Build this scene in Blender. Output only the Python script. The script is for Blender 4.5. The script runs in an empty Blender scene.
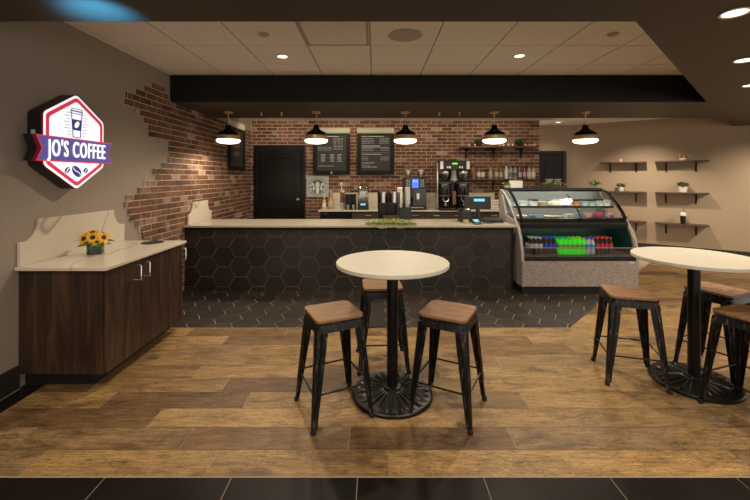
import bpy, bmesh, math, random
from math import pi, sin, cos, radians as R
from mathutils import Vector, Matrix
random.seed(7)
scene = bpy.context.scene
C = scene.collection

# ---------------------------------------------------------------- camera
H = 1.46                       # eye height
cd = bpy.data.cameras.new('camera'); cam = bpy.data.objects.new('camera', cd); C.objects.link(cam)
cam.location = (0, 0, H); cam.rotation_euler = (pi/2, 0, 0)
cd.sensor_width = 36; cd.lens = 36*380/750; cd.shift_y = -73/750; cd.shift_x = 0
cd.clip_start = .05
scene.camera = cam
# ---------------------------------------------------------------- world, exposure
w = bpy.data.worlds.new('World'); scene.world = w; w.use_nodes = True
w.node_tree.nodes['Background'].inputs[0].default_value = (1.0, .88, .76, 1)
w.node_tree.nodes['Background'].inputs[1].default_value = 1.4
vs = scene.view_settings
vs.view_transform = 'Standard'; vs.look = 'None'; vs.exposure = .15; vs.gamma = 1; vs.use_curve_mapping = False

WARM = (1.0, .84, .63)
def spot(name, loc, target, power, size=80, blend=.6, col=WARM, rad=.05):
    l = bpy.data.lights.new(name, 'SPOT'); l.energy = power; l.color = col
    l.spot_size = R(size); l.spot_blend = blend; l.shadow_soft_size = rad
    o = bpy.data.objects.new(name, l); C.objects.link(o); o.location = loc
    d = Vector(target)-Vector(loc); o.rotation_euler = d.to_track_quat('-Z', 'Y').to_euler()
    return o
# recessed spots of the low soffit in front (their fixtures are built further down)
FRONT = [(-2.0, 1.25), (-.75, 1.35), (.55, 1.35), (1.55, .9)]
for x, y in FRONT:
    spot('downlight_beam', (x, y, 2.33), (x*.95, y+.75, 0), 54, 105, .8, rad=.045)
RIGHT = [(1.97, 2.08), (2.84, 2.92), (3.68, 3.72), (3.5, 2.85), (4.75, 4.7)]
for x, y in RIGHT:
    spot('downlight_beam', (x, y, 2.33), (x, y, 0), 42 if y < 3 else 115, 110, .8, rad=.045)
WELL = [(-.94, 3.86), (1.46, 3.84)]
for x, y in WELL:
    spot('downlight_beam', (x, y, 2.66), (x, y-.1, 0), 130, 140, .8, rad=.05)
# wall washers over the shelves and in the room behind
WASH = [(4.6, 6.5), (6.55, 5.0)]
spot('shelf_beam', (4.6, 6.5, 2.53), (5.25, 7.45, .2), 190, 92, 1, rad=.03)
spot('shelf_beam', (6.55, 5.0, 2.33), (6.45, 6.6, .2), 250, 90, 1, rad=.03)
BACKL = [(3.74, 7.75)]
BRICK_FILL = [(-1.9, 6.55), (-.6, 6.5), (.8, 6.5), (2.2, 6.5)]  # added downlights, hidden by the bulkhead, to brighten the back brick
for x, y in BRICK_FILL:
    spot('downlight_beam', (x, y, 2.55), (x, y+1.0, 1.45), 30, 150, .8)
spot('back_beam', (3.74, 7.75, 2.55), (3.74, 7.75, 0), 22, 120, .8)
# added blue spot without a fixture, for the blue glow on the left soffit
spot('added_blue_spot', (-1.42, 1.88, 2.0), (-1.5, 2.06, 2.36), 95, 60, 1.0, col=(.05, .42, 1.0), rad=.05)

# ---------------------------------------------------------------- materials
def newmat(name):
    m = bpy.data.materials.new(name); m.use_nodes = True
    return m, m.node_tree, m.node_tree.nodes['Principled BSDF']
def mat(name, col, rough=.5, metal=0, var=0, scale=20, bump=0, bscale=60, emis=None, estr=0, spec=.5, stretch=None, coat=0):
    m, t, b = newmat(name)
    c4 = (*col, 1)
    b.inputs['Base Color'].default_value = c4
    b.inputs['Roughness'].default_value = rough; b.inputs['Metallic'].default_value = metal
    b.inputs['Specular IOR Level'].default_value = spec
    b.inputs['Coat Weight'].default_value = coat
    if emis:
        b.inputs['Emission Color'].default_value = (*emis, 1); b.inputs['Emission Strength'].default_value = estr
    N = t.nodes; L = t.links
    if var or bump:
        tc = N.new('ShaderNodeTexCoord'); mp = N.new('ShaderNodeMapping'); L.new(tc.outputs['Object'], mp.inputs[0])
        if stretch: mp.inputs['Scale'].default_value = stretch
    if var:
        n = N.new('ShaderNodeTexNoise'); n.inputs['Scale'].default_value = scale; n.inputs['Detail'].default_value = 5
        L.new(mp.outputs[0], n.inputs['Vector'])
        r = N.new('ShaderNodeValToRGB')
        r.color_ramp.elements[0].position = .3; r.color_ramp.elements[1].position = .7
        r.color_ramp.elements[0].color = (*[max(0, x*(1-var)) for x in col], 1)
        r.color_ramp.elements[1].color = (*[min(1, x*(1+var)) for x in col], 1)
        L.new(n.outputs['Fac'], r.inputs[0]); L.new(r.outputs[0], b.inputs['Base Color'])
    if bump:
        n2 = N.new('ShaderNodeTexNoise'); n2.inputs['Scale'].default_value = bscale; n2.inputs['Detail'].default_value = 4
        L.new(mp.outputs[0], n2.inputs['Vector'])
        bp = N.new('ShaderNodeBump'); bp.inputs['Strength'].default_value = bump; bp.inputs['Distance'].default_value = .01
        L.new(n2.outputs['Fac'], bp.inputs['Height']); L.new(bp.outputs[0], b.inputs['Normal'])
    return m
def ramp(N, stops):
    r = N.new('ShaderNodeValToRGB'); e = r.color_ramp.elements
    while len(e) < len(stops): e.new(.5)
    for i, (p, c) in enumerate(stops):
        e[i].position = p; e[i].color = (*c, 1)
    return r
def mixc(N, L, fac, a, b, mode='MIX'):
    m = N.new('ShaderNodeMix'); m.data_type = 'RGBA'; m.blend_type = mode
    for sock, v in ((m.inputs[0], fac), (m.inputs[6], a), (m.inputs[7], b)):
        if isinstance(v, (int, float)): sock.default_value = v
        elif isinstance(v, tuple): sock.default_value = (*v, 1)
        else: L.new(v, sock)
    return m.outputs[2]
def island_coords(N, L, scale, jit=7.0):
    tc = N.new('ShaderNodeTexCoord'); g = N.new('ShaderNodeNewGeometry')
    mu = N.new('ShaderNodeMath'); mu.operation = 'MULTIPLY'; mu.inputs[1].default_value = jit*10
    L.new(g.outputs['Random Per Island'], mu.inputs[0])
    ad = N.new('ShaderNodeVectorMath'); ad.operation = 'ADD'
    L.new(tc.outputs['Object'], ad.inputs[0]); L.new(mu.outputs[0], ad.inputs[1])
    mp = N.new('ShaderNodeMapping'); mp.inputs['Scale'].default_value = scale
    L.new(ad.outputs[0], mp.inputs[0])
    return tc, g, mp
def noise(N, L, vec, scale, detail=5, rough=.6, dist=0):
    n = N.new('ShaderNodeTexNoise'); n.inputs['Scale'].default_value = scale
    n.inputs['Detail'].default_value = detail; n.inputs['Roughness'].default_value = rough
    n.inputs['Distortion'].default_value = dist
    L.new(vec, n.inputs['Vector']); return n.outputs['Fac']

def mk_plank():
    m, t, b = newmat('worn wood plank'); N = t.nodes; L = t.links
    tc, g, mp = island_coords(N, L, (1, 1, 1))
    base = ramp(N, [(0, (.145, .084, .042)), (.2, (.25, .152, .070)), (.4, (.35, .225, .098)), (.55, (.22, .150, .090)), (.72, (.42, .275, .118)), (.85, (.30, .185, .082)), (1, (.24, .160, .085))])
    L.new(g.outputs['Random Per Island'], base.inputs[0])
    mp2 = N.new('ShaderNodeMapping'); mp2.inputs['Scale'].default_value = (1.6, 18, 1); L.new(mp.outputs[0], mp2.inputs[0])
    gr = ramp(N, [(.34, (.50, .45, .41)), (.5, (.90, .88, .84)), (.66, (1.25, 1.23, 1.15))])
    L.new(noise(N, L, mp2.outputs[0], 4.0, 10, .74, .5), gr.inputs[0])
    c = mixc(N, L, 1.0, base.outputs[0], gr.outputs[0], 'MULTIPLY')
    mpb = N.new('ShaderNodeMapping'); mpb.inputs['Scale'].default_value = (1, 2.6, 1); L.new(mp.outputs[0], mpb.inputs[0])
    bl = ramp(N, [(.37, (.22, .17, .135)), (.46, (.66, .61, .55)), (.58, (1.05, 1.03, .95))])
    L.new(noise(N, L, mpb.outputs[0], 3.0, 12, .78, .5), bl.inputs[0])
    c = mixc(N, L, .8, c, bl.outputs[0], 'MULTIPLY')
    mp3 = N.new('ShaderNodeMapping'); mp3.inputs['Scale'].default_value = (1, 2.5, 1); L.new(mp.outputs[0], mp3.inputs[0])
    sp = ramp(N, [(.38, (.12, .09, .07)), (.47, (1.08, 1.08, 1.05))])
    L.new(noise(N, L, mp3.outputs[0], 48, 6, .8), sp.inputs[0])
    c = mixc(N, L, .75, c, sp.outputs[0], 'MULTIPLY')
    L.new(c, b.inputs['Base Color'])
    b.inputs['Roughness'].default_value = .48; b.inputs['Specular IOR Level'].default_value = .35
    bp = N.new('ShaderNodeBump'); bp.inputs['Strength'].default_value = .25; bp.inputs['Distance'].default_value = .004
    L.new(noise(N, L, mp2.outputs[0], 9, 5), bp.inputs['Height']); L.new(bp.outputs[0], b.inputs['Normal'])
    return m
def mk_brick(bright=1.0):
    m, t, b = newmat('reclaimed brick'); N = t.nodes; L = t.links
    tc, g, mp = island_coords(N, L, (1, 1, 1))
    k = bright*.70
    base = ramp(N, [(0, (.08*k, .044*k, .030*k)), (.2, (.155*k, .066*k, .036*k)), (.45, (.225*k, .094*k, .048*k)), (.7, (.175*k, .083*k, .048*k)), (.85, (.27*k, .125*k, .08*k)), (1, (.5*k, .36*k, .26*k))])
    L.new(g.outputs['Random Per Island'], base.inputs[0])
    nz = ramp(N, [(.3, (.55, .5, .5)), (.65, (1.25, 1.2, 1.15))]); L.new(noise(N, L, mp.outputs[0], 22, 6), nz.inputs[0])
    c = mixc(N, L, 1.0, base.outputs[0], nz.outputs[0], 'MULTIPLY')
    ws = ramp(N, [(.56, (0, 0, 0)), (.72, (.75, .75, .75))]); L.new(noise(N, L, tc.outputs['Object'], 4.3, 7, .72), ws.inputs[0])
    c = mixc(N, L, ws.outputs[0], c, (.40, .31, .23))
    L.new(c, b.inputs['Base Color']); b.inputs['Roughness'].default_value = .85
    bp = N.new('ShaderNodeBump'); bp.inputs['Strength'].default_value = .5; bp.inputs['Distance'].default_value = .004
    L.new(noise(N, L, mp.outputs[0], 60, 4), bp.inputs['Height']); L.new(bp.outputs[0], b.inputs['Normal'])
    return m
def mk_tile(name, a, bcol, rough=.38, spec=.5):
    m, t, b = newmat(name); N = t.nodes; L = t.links
    tc, g, mp = island_coords(N, L, (1, 1, 1))
    base = ramp(N, [(0, a), (1, bcol)]); L.new(g.outputs['Random Per Island'], base.inputs[0])
    nz = ramp(N, [(.3, (.7, .7, .7)), (.7, (1.3, 1.28, 1.25))]); L.new(noise(N, L, mp.outputs[0], 5, 6), nz.inputs[0])
    L.new(mixc(N, L, 1.0, base.outputs[0], nz.outputs[0], 'MULTIPLY'), b.inputs['Base Color'])
    b.inputs['Roughness'].default_value = rough; b.inputs['Specular IOR Level'].default_value = spec
    return m
def mk_grain(name, dark, mid, light, scl, rough=.45, coat=0):
    m, t, b = newmat(name); N = t.nodes; L = t.links
    tc = N.new('ShaderNodeTexCoord'); mp = N.new('ShaderNodeMapping'); mp.inputs['Scale'].default_value = scl
    L.new(tc.outputs['Object'], mp.inputs[0])
    r = ramp(N, [(.28, dark), (.5, mid), (.72, light)]); L.new(noise(N, L, mp.outputs[0], 2.0, 9, .66, 1.1), r.inputs[0])
    L.new(r.outputs[0], b.inputs['Base Color']); b.inputs['Roughness'].default_value = rough
    b.inputs['Coat Weight'].default_value = coat
    return m
def mk_quartz(name, base, vein):
    m, t, b = newmat(name); N = t.nodes; L = t.links
    tc = N.new('ShaderNodeTexCoord'); mp = N.new('ShaderNodeMapping'); mp.inputs['Rotation'].default_value = (.5, .35, .7)
    L.new(tc.outputs['Object'], mp.inputs[0])
    n = noise(N, L, mp.outputs[0], 1.0, 3, .45, .5)
    s = N.new('ShaderNodeMath'); s.operation = 'SUBTRACT'; L.new(n, s.inputs[0]); s.inputs[1].default_value = .5
    a = N.new('ShaderNodeMath'); a.operation = 'ABSOLUTE'; L.new(s.outputs[0], a.inputs[0])
    r = ramp(N, [(0, vein), (.0035, tuple((x+y)/2 for x, y in zip(base, vein))), (.009, base)]); L.new(a.outputs[0], r.inputs[0])
    L.new(r.outputs[0], b.inputs['Base Color']); b.inputs['Roughness'].default_value = .22
    return m
def mk_glass(name, tint=(1, 1, 1), refl=.12):
    m = bpy.data.materials.new(name); m.use_nodes = True; t = m.node_tree; N = t.nodes; L = t.links
    N.remove(N['Principled BSDF']); o = N['Material Output']
    tr = N.new('ShaderNodeBsdfTransparent'); tr.inputs[0].default_value = (*tint, 1)
    gl = N.new('ShaderNodeBsdfGlossy'); gl.inputs['Roughness'].default_value = .03
    lw = N.new('ShaderNodeLayerWeight'); lw.inputs[0].default_value = .5
    pw = N.new('ShaderNodeMath'); pw.operation = 'POWER'; pw.inputs[1].default_value = 4.5; L.new(lw.outputs['Facing'], pw.inputs[0])
    ad = N.new('ShaderNodeMath'); ad.operation = 'MULTIPLY_ADD'; ad.inputs[1].default_value = .9; ad.inputs[2].default_value = refl*.5; L.new(pw.outputs[0], ad.inputs[0])
    mx = N.new('ShaderNodeMixShader'); L.new(ad.outputs[0], mx.inputs[0]); L.new(tr.outputs[0], mx.inputs[1]); L.new(gl.outputs[0], mx.inputs[2])
    L.new(mx.outputs[0], o.inputs[0])
    return m
def mk_granite():
    m, t, b = newmat('speckled laminate'); N = t.nodes; L = t.links
    tc = N.new('ShaderNodeTexCoord')
    r = ramp(N, [(.34, (.10, .082, .075)), (.48, (.29, .245, .225)), (.62, (.42, .365, .335))])
    L.new(noise(N, L, tc.outputs['Object'], 105, 3, .7), r.inputs[0])
    L.new(r.outputs[0], b.inputs['Base Color']); b.inputs['Roughness'].default_value = .4
    return m
def mk_worn():
    m, t, b = newmat('worn black metal with painted highlights'); N = t.nodes; L = t.links
    tc = N.new('ShaderNodeTexCoord'); mp = N.new('ShaderNodeMapping'); mp.inputs['Scale'].default_value = (1, 1, .22)
    L.new(tc.outputs['Object'], mp.inputs[0])
    r = ramp(N, [(.50, (.007, .006, .005)), (.57, (.02, .016, .013)), (.66, (.15, .12, .10))]); L.new(noise(N, L, mp.outputs[0], 55, 5, .75), r.inputs[0])  # pale streaks serve as worn scratches and as painted highlights
    L.new(r.outputs[0], b.inputs['Base Color']); b.inputs['Roughness'].default_value = .36; b.inputs['Metallic'].default_value = .5
    return m
M = dict(
    plank=mk_plank(), brick=mk_brick(), mortar=mat('brick mortar', (.47, .365, .26), .95, var=.25, scale=30),
    hexf=mk_tile('black hexagon floor tile', (.017, .013, .010), (.030, .023, .018), .42),
    hexc=mk_tile('black hexagon wall tile', (.013, .010, .009), (.026, .020, .017), .4),
    grout=mat('tan grout', (.34, .27, .20), .9), dgrout=mat('grey brown grout', (.30, .245, .18), .9),
    sqt=mk_tile('dark slate tile', (.007, .0055, .0045), (.012, .0095, .008), .4, .1),
    plaster=mat('taupe wall paint', (.295, .243, .195), .85, bump=.05, bscale=120),
    tan=mat('tan wall paint', (.34, .26, .18), .85, bump=.05, bscale=120),
    acoust=mat('acoustic ceiling tile', (.86, .78, .68), .9, var=.12, scale=90, bump=.4, bscale=160),
    tbar=mat('ceiling grid metal', (.42, .36, .29), .6),
    soffit=mat('dark brown satin paint', (.070, .052, .037), .45, spec=.15),
    blackp=mat('matte black paint', (.010, .009, .008), .55, spec=.2),
    blackg=mat('gloss black', (.008, .008, .008), .2), blackpl=mat('black plastic', (.012, .012, .013), .38),
    greyp=mat('dark grey plastic', (.05, .05, .052), .4), rubber=mat('black rubber', (.01, .01, .01), .8),
    baset=mat('dark baseboard tile', (.022, .022, .017), .35, var=.3, scale=6),
    walnut=mk_grain('dark walnut laminate', (.008, .0035, .002), (.034, .016, .008), (.085, .043, .023), (7, 7, .7), .45),
    kick=mat('black toe kick', (.006, .005, .005), .6),
    seatw=mk_grain('warm elm seat wood', (.095, .042, .016), (.22, .105, .038), (.34, .18, .068), (2.2, 18, 4), .6, 0),
    shelfw=mk_grain('dark stained shelf wood', (.03, .018, .011), (.065, .04, .025), (.11, .07, .045), (3, 18, 8), .5),
    quartz=mk_quartz('cream quartz', (.60, .53, .43), (.34, .29, .23)),
    quartzg=mk_quartz('greige quartz', (.42, .37, .285), (.33, .28, .21)),
    tablew=mat('cream table laminate', (.54, .505, .43), .55, var=.05, scale=25),
    worn=mk_worn(), castm=mat('cast black iron', (.007, .006, .006), .33, .4),
    brass=mat('aged brass', (.72, .52, .27), .36, .6), steel=mat('brushed steel', (.62, .58, .52), .28, 1),
    chrome=mat('polished chrome', (.8, .78, .74), .12, 1),
    lampg=mat('glowing opal glass', (.9, .88, .82), .3, emis=(1.0, .86, .68), estr=4.0),
    lensg=mat('glowing downlight lens', (.9, .88, .82), .3, emis=(1.0, .86, .66), estr=2.6),
    white=mat('white enamel', (.72, .69, .63), .4), trimw=mat('white light trim', (.55, .47, .37), .5),
    ceram=mat('white ceramic', (.66, .62, .55), .3),
    signw=mat('lit white sign face', (.8, .8, .8), .4, emis=(.93, .95, 1.0), estr=.76),
    signr=mat('lit crimson sign vinyl', (.55, .03, .07), .4, emis=(.72, .045, .10), estr=.55),
    signn=mat('lit navy sign vinyl', (.03, .035, .16), .4, emis=(.045, .055, .20), estr=.5),
    signb=mat('lit indigo banner face', (.06, .05, .22), .4, emis=(.105, .095, .33), estr=.6),
    signl=mat('lit letter face', (.85, .85, .85), .4, emis=(1, .97, .92), estr=.85),
    dkred=mat('dark red sign return', (.16, .008, .015), .4, emis=(.3, .01, .03), estr=.15),
    glass=mk_glass('clear glass'), gglass=mk_glass('green tinted glass', (.40, .58, .44)), bglass=mk_glass('bottle plastic', (.82, .84, .84), .2),
    granite=mk_granite(), dgreen=mat('dark green case lining', (.010, .045, .034), .3),
    led=mat('case light strip', (.9, .95, .95), .4, emis=(.85, 1.0, .90), estr=7),
    leaf=mat('green leaf', (.14, .24, .05), .5, var=.4, scale=30), leafd=mat('dark green leaf', (.09, .14, .055), .5, var=.4, scale=30),
    moss=mat('dry moss green', (.34, .38, .14), .8, var=.4, scale=40), mossd=mat('dark moss', (.17, .18, .045), .8, var=.4, scale=40),
    petal=mat('sunflower petal', (.90, .46, .03), .5, var=.25, scale=40), seedm=mat('sunflower seed head', (.05, .018, .012), .8),
    orange=mat('orange blossom', (.75, .26, .03), .5), pink=mat('pale pink blossom', (.75, .42, .34), .5),
    slate=mat('menu slate', (.03, .028, .025), .5, spec=.2, emis=(.25, .23, .19), estr=.05), chalk=mat('menu lettering', (.5, .48, .43), .6, emis=(.8, .76, .66), estr=.15),  # slate and lettering carry a faint painted glow, neither is a lamp
    cream=mat('cream header board', (.52, .47, .37), .6), lime=mat('lime green stripe', (.20, .32, .03), .6),
    plate=mat('silver grey plate', (.40, .385, .35), .4), sgreen=mat('logo green', (.008, .095, .06), .5), sdark=mat('logo dark lettering', (.07, .10, .085), .6),
    bdisp=mat('blue lit display', (.01, .02, .2), .3, emis=(.03, .16, 1.0), estr=1.6), cdisp=mat('cyan lit display', (.05, .3, .5), .3, emis=(.12, .55, .95), estr=1.0),
    gdisp=mat('green lit display', (.05, .3, .02), .3, emis=(.25, .8, .05), estr=1.0),
    syrup=mat('amber syrup', (.40, .25, .06), .2), amber=mat('orange brown syrup', (.24, .11, .04), .25), pale=mat('pale label', (.42, .37, .30), .5), redb=mat('red brown syrup', (.17, .065, .035), .25),
    bluel=mat('blue syrup', (.10, .16, .22), .3), cup=mat('paper cup', (.82, .76, .66), .6), sleeve=mat('tan cup sleeve', (.38, .22, .09), .7), cupc=mat('milky clear plastic', (.66, .68, .60), .25), clearp=mk_glass('clear cup plastic', (.78, .78, .72), .5),
    drinkg=mat('neon green drink', (.03, .62, .015), .3, emis=(.02, .9, .01), estr=.16), drinkb=mat('dark soda', (.035, .015, .01), .2), drinkw=mat('clear water bottle', (.38, .42, .42), .2),  # emission paints a glow into the green drink
    capg=mat('grey bottle cap', (.42, .44, .42), .4), capb=mat('blue bottle cap', (.02, .10, .55), .4), capt=mat('teal bottle cap', (.01, .42, .20), .4), capl=mat('lime bottle cap', (.30, .62, .02), .4), capr=mat('red bottle cap', (.55, .04, .03), .4),
    labw=mat('silver bottle label', (.40, .38, .36), .4), labb=mat('blue bottle label', (.015, .07, .45), .4), labr=mat('red bottle label', (.38, .03, .03), .4), labgr=mat('dull green bottle label', (.12, .30, .04), .4), labc=mat('sky blue bottle label', (.03, .24, .55), .4),
    pastry=mat('baked pastry', (.42, .22, .08), .7, var=.3, scale=40), wrapw=mat('white wrapping', (.66, .66, .58), .4), wrapg=mat('pale green wrapping', (.38, .52, .44), .4), wrapb=mat('blue wrapping', (.06, .28, .5), .4), wrapr=mat('red printed card', (.55, .07, .05), .5), wrapp=mat('pink printed card', (.62, .28, .28), .5), wrapv=mat('violet printed card', (.25, .15, .45), .5),
    doorb=mat('black door paint', (.006, .0055, .005), .28, spec=.3), doorn=mat('dark plum door paint', (.012, .009, .012), .4, spec=.2),
    woodb=mk_grain('brown box wood', (.03, .015, .008), (.07, .035, .018), (.11, .06, .03), (4, 4, 20), .6),
    drawer=mat('dark brown drawer', (.06, .037, .024), .45), dred=mat('faded red pattern', (.10, .055, .045), .6), picture=mat('dark picture', (.03, .026, .022), .3),
)
MATS = M

# ---------------------------------------------------------------- mesh builder
class MB:
    def __init__(s, T=None):
        s.v = []; s.f = []; s.mi = []; s.T = T or Matrix(); s.cur = 0
    def vt(s, p): s.v.append(tuple(s.T @ Vector(p))); return len(s.v)-1
    def fc(s, idx): s.f.append(tuple(idx)); s.mi.append(s.cur)
    def box(s, x0, y0, z0, x1, y1, z1):
        b = [s.vt(p) for p in ((x0,y0,z0),(x1,y0,z0),(x1,y1,z0),(x0,y1,z0),(x0,y0,z1),(x1,y0,z1),(x1,y1,z1),(x0,y1,z1))]
        for q in ((0,3,2,1),(4,5,6,7),(0,1,5,4),(1,2,6,5),(2,3,7,6),(3,0,4,7)): s.fc([b[i] for i in q])
        return s
    def poly(s, pts): s.fc([s.vt(p) for p in pts]); return s
    def prism(s, pts, a, b, f):            # 2D outline pts, extruded a..b ; f(u,v,w)->xyz
        n = len(pts); A = [s.vt(f(u, v, a)) for u, v in pts]; B = [s.vt(f(u, v, b)) for u, v in pts]
        s.fc(A[::-1]); s.fc(B)
        for i in range(n): s.fc((A[i], A[(i+1) % n], B[(i+1) % n], B[i]))
        return s
    def ring(s, o, i_, a, b, f):
        n = len(o); O = [s.vt(f(u, v, b)) for u, v in o]; I = [s.vt(f(u, v, b)) for u, v in i_]
        O2 = [s.vt(f(u, v, a)) for u, v in o]; I2 = [s.vt(f(u, v, a)) for u, v in i_]
        for k in range(n):
            j = (k+1) % n
            s.fc((O[k], O[j], I[j], I[k])); s.fc((O2[k], O2[j], O[j], O[k])); s.fc((I[k], I[j], I2[j], I2[k])); s.fc((O2[j], O2[k], I2[k], I2[j]))
        return s
    def lathe(s, prof, c=(0, 0, 0), n=24, fn=None):   # prof [(r,z)]
        rings = []
        for k, (r, z) in enumerate(prof):
            if r < 1e-5: rings.append([s.vt((c[0], c[1], c[2]+z))])
            else: rings.append([s.vt((c[0]+r*cos(2*pi*i/n), c[1]+r*sin(2*pi*i/n), c[2]+z+(fn(k, i) if fn else 0))) for i in range(n)])
        for a, b in zip(rings, rings[1:]):
            for i in range(n):
                j = (i+1) % n
                if len(a) == 1 and len(b) == 1: continue
                if len(a) == 1: s.fc((a[0], b[j], b[i]))
                elif len(b) == 1: s.fc((a[i], a[j], b[0]))
                else: s.fc((a[i], a[j], b[j], b[i]))
        return s
    def tube(s, pts, r, n=8, r2=None):
        pts = [Vector(p) for p in pts]; rings = []; up = Vector((0, 0, 1))
        for k, p in enumerate(pts):
            d = (pts[min(k+1, len(pts)-1)]-pts[max(k-1, 0)]).normalized()
            a = d.cross(up)
            if a.length < .05: a = d.cross(Vector((1, 0, 0)))
            a.normalize(); b = d.cross(a)
            rr = r if r2 is None else r+(r2-r)*k/(len(pts)-1)
            rings.append([s.vt(p+rr*(cos(2*pi*i/n)*a+sin(2*pi*i/n)*b)) for i in range(n)])
        for a, b in zip(rings, rings[1:]):
            for i in range(n): s.fc((a[i], a[(i+1) % n], b[(i+1) % n], b[i]))
        s.fc(rings[0][::-1]); s.fc(rings[-1])
        return s
    def ball(s, c, r, n=10, sq=1):
        return s.lathe([(r*sin(pi*k/n), -r*sq*cos(pi*k/n)) for k in range(n+1)], c, n+4)
    def loft(s, secs):
        Rr = [[s.vt(p) for p in q] for q in secs]; n = len(Rr[0])
        for a, b in zip(Rr, Rr[1:]):
            for i in range(n): s.fc((a[i], a[(i+1) % n], b[(i+1) % n], b[i]))
        s.fc(Rr[0][::-1]); s.fc(Rr[-1]); return s
    def leaf(s, p, d, L, W, droop=.3):
        p = Vector(p); d = Vector(d).normalized(); sd = d.cross(Vector((0, 0, 1)))
        if sd.length < .05: sd = Vector((1, 0, 0))
        sd.normalize(); m = p+d*L*.5; e = p+d*L+Vector((0, 0, -droop*L))
        s.poly([p, m+sd*W/2, e, m-sd*W/2])
    def build(s, name, mats, parent=None, smooth=True, bevel=0, seg=2):
        me = bpy.data.meshes.new(name); me.from_pydata(s.v, [], s.f)
        if not isinstance(mats, (list, tuple)): mats = [mats]
        for m in mats: me.materials.append(MATS[m])
        me.polygons.foreach_set('material_index', s.mi)
        bm = bmesh.new(); bm.from_mesh(me); bmesh.ops.recalc_face_normals(bm, faces=bm.faces); bm.to_mesh(me); bm.free()
        if smooth: me.shade_smooth(); me.set_sharp_from_angle(angle=R(35))
        me.update()
        o = bpy.data.objects.new(name, me); C.objects.link(o)
        if parent: o.parent = parent
        if bevel:
            b = o.modifiers.new('bevel', 'BEVEL'); b.width = bevel; b.segments = seg; b.limit_method = 'ANGLE'; b.angle_limit = R(40)
        return o
def tag(o, label=None, cat=None, group=None, kind=None):
    if label: o['label'] = label
    if cat: o['category'] = cat
    if group: o['group'] = group
    if kind: o['kind'] = kind
    return o
def thing(name, label, cat, loc=(0, 0, 0), rz=0, group=None):
    o = bpy.data.objects.new(name, None); C.objects.link(o); o.location = loc; o.rotation_euler = (0, 0, rz)
    o.empty_display_size = .05
    return tag(o, label, cat, group)
def struct(o): o['kind'] = 'structure'; return o
KIDS = {}
def copytree(o, parent=None):
    c = o.copy(); C.objects.link(c)
    if parent: c.parent = parent
    for ch in [x for x in bpy.data.objects if x.parent == o]: copytree(ch, c)
    return c
def dup(o, loc, rz=0, label=None, group=None, scale=None):
    c = copytree(o); c.location = loc; c.rotation_euler = (0, 0, rz)
    if label: c['label'] = label
    if group: c['group'] = group
    if scale: c.scale = scale
    return c
def rrect(w, h, r, n=4):
    out = []
    for cx, cy, a in ((w/2-r, h/2-r, 0), (-w/2+r, h/2-r, pi/2), (-w/2+r, -h/2+r, pi), (w/2-r, -h/2+r, 3*pi/2)):
        for k in range(n+1): t = a+pi/2*k/n; out.append((cx+r*cos(t), cy+r*sin(t)))
    return out
def roundpoly(pts, r, n=4):
    out = []; m = len(pts)
    for i in range(m):
        p = Vector(pts[i]); a = Vector(pts[i-1]); b = Vector(pts[(i+1) % m])
        u = (a-p).normalized(); v = (b-p).normalized()
        ang = u.angle(v)/2; d = r/math.tan(ang)
        s, e = p+u*d, p+v*d
        for k in range(n+1):
            t = k/n; q = (1-t)**2*s+2*t*(1-t)*p+t*t*e; out.append((q.x, q.y))
    return out
def text_into(mb, string, size, depth, f, xs=1.0, bold=0.0, align='CENTER', cx=0, cy=0, sp=1.0):
    cu = bpy.data.curves.new('t', 'FONT'); cu.body = string; cu.size = size; cu.extrude = depth; cu.offset = bold
    cu.align_x = align; cu.space_character = sp; cu.align_y = 'CENTER'
    ob = bpy.data.objects.new('t', cu); C.objects.link(ob)
    dg = bpy.context.evaluated_depsgraph_get(); me = bpy.data.meshes.new_from_object(ob.evaluated_get(dg))
    base = len(mb.v)
    for v in me.vertices: mb.v.append(tuple(mb.T @ Vector(f(cx+v.co.x*xs, cy+v.co.y, v.co.z))))
    for p in me.polygons: mb.f.append(tuple(base+i for i in p.vertices)); mb.mi.append(mb.cur)
    bpy.data.objects.remove(ob); bpy.data.curves.remove(cu); bpy.data.meshes.remove(me)
XZ = lambda u, v, w: (u, -w, v)       # a face that looks towards the camera (-Y)
YZ = lambda u, v, w: (w, u, v)        # a face that looks towards +X
ZUP = lambda u, v, w: (u, v, w)
def X_(px, Y): return (px-375.5)/380*Y
def Z_(py, Y): return H-(py-177)/380*Y

# ================================================================ SETTING
WL = -2.46; YB = 7.5
def clipped(tiles, planes, z, extra, name, mats):
    """tiles: list of polygons at height z, cut to the convex region kept by planes; extra: base faces (grout)."""
    bm = bmesh.new()
    for t in tiles:
        f = bm.faces.new([bm.verts.new((x, y, z)) for x, y in t]); f.material_index = 1
    for co, no in planes:
        bmesh.ops.bisect_plane(bm, geom=bm.verts[:]+bm.edges[:]+bm.faces[:], plane_co=co, plane_no=no, clear_outer=True, dist=1e-5)
    return bm
floor_bm = bmesh.new()
def addbm(dst, src):
    me = bpy.data.meshes.new('tmp'); src.to_mesh(me); dst.from_mesh(me); bpy.data.meshes.remove(me); src.free()
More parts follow.
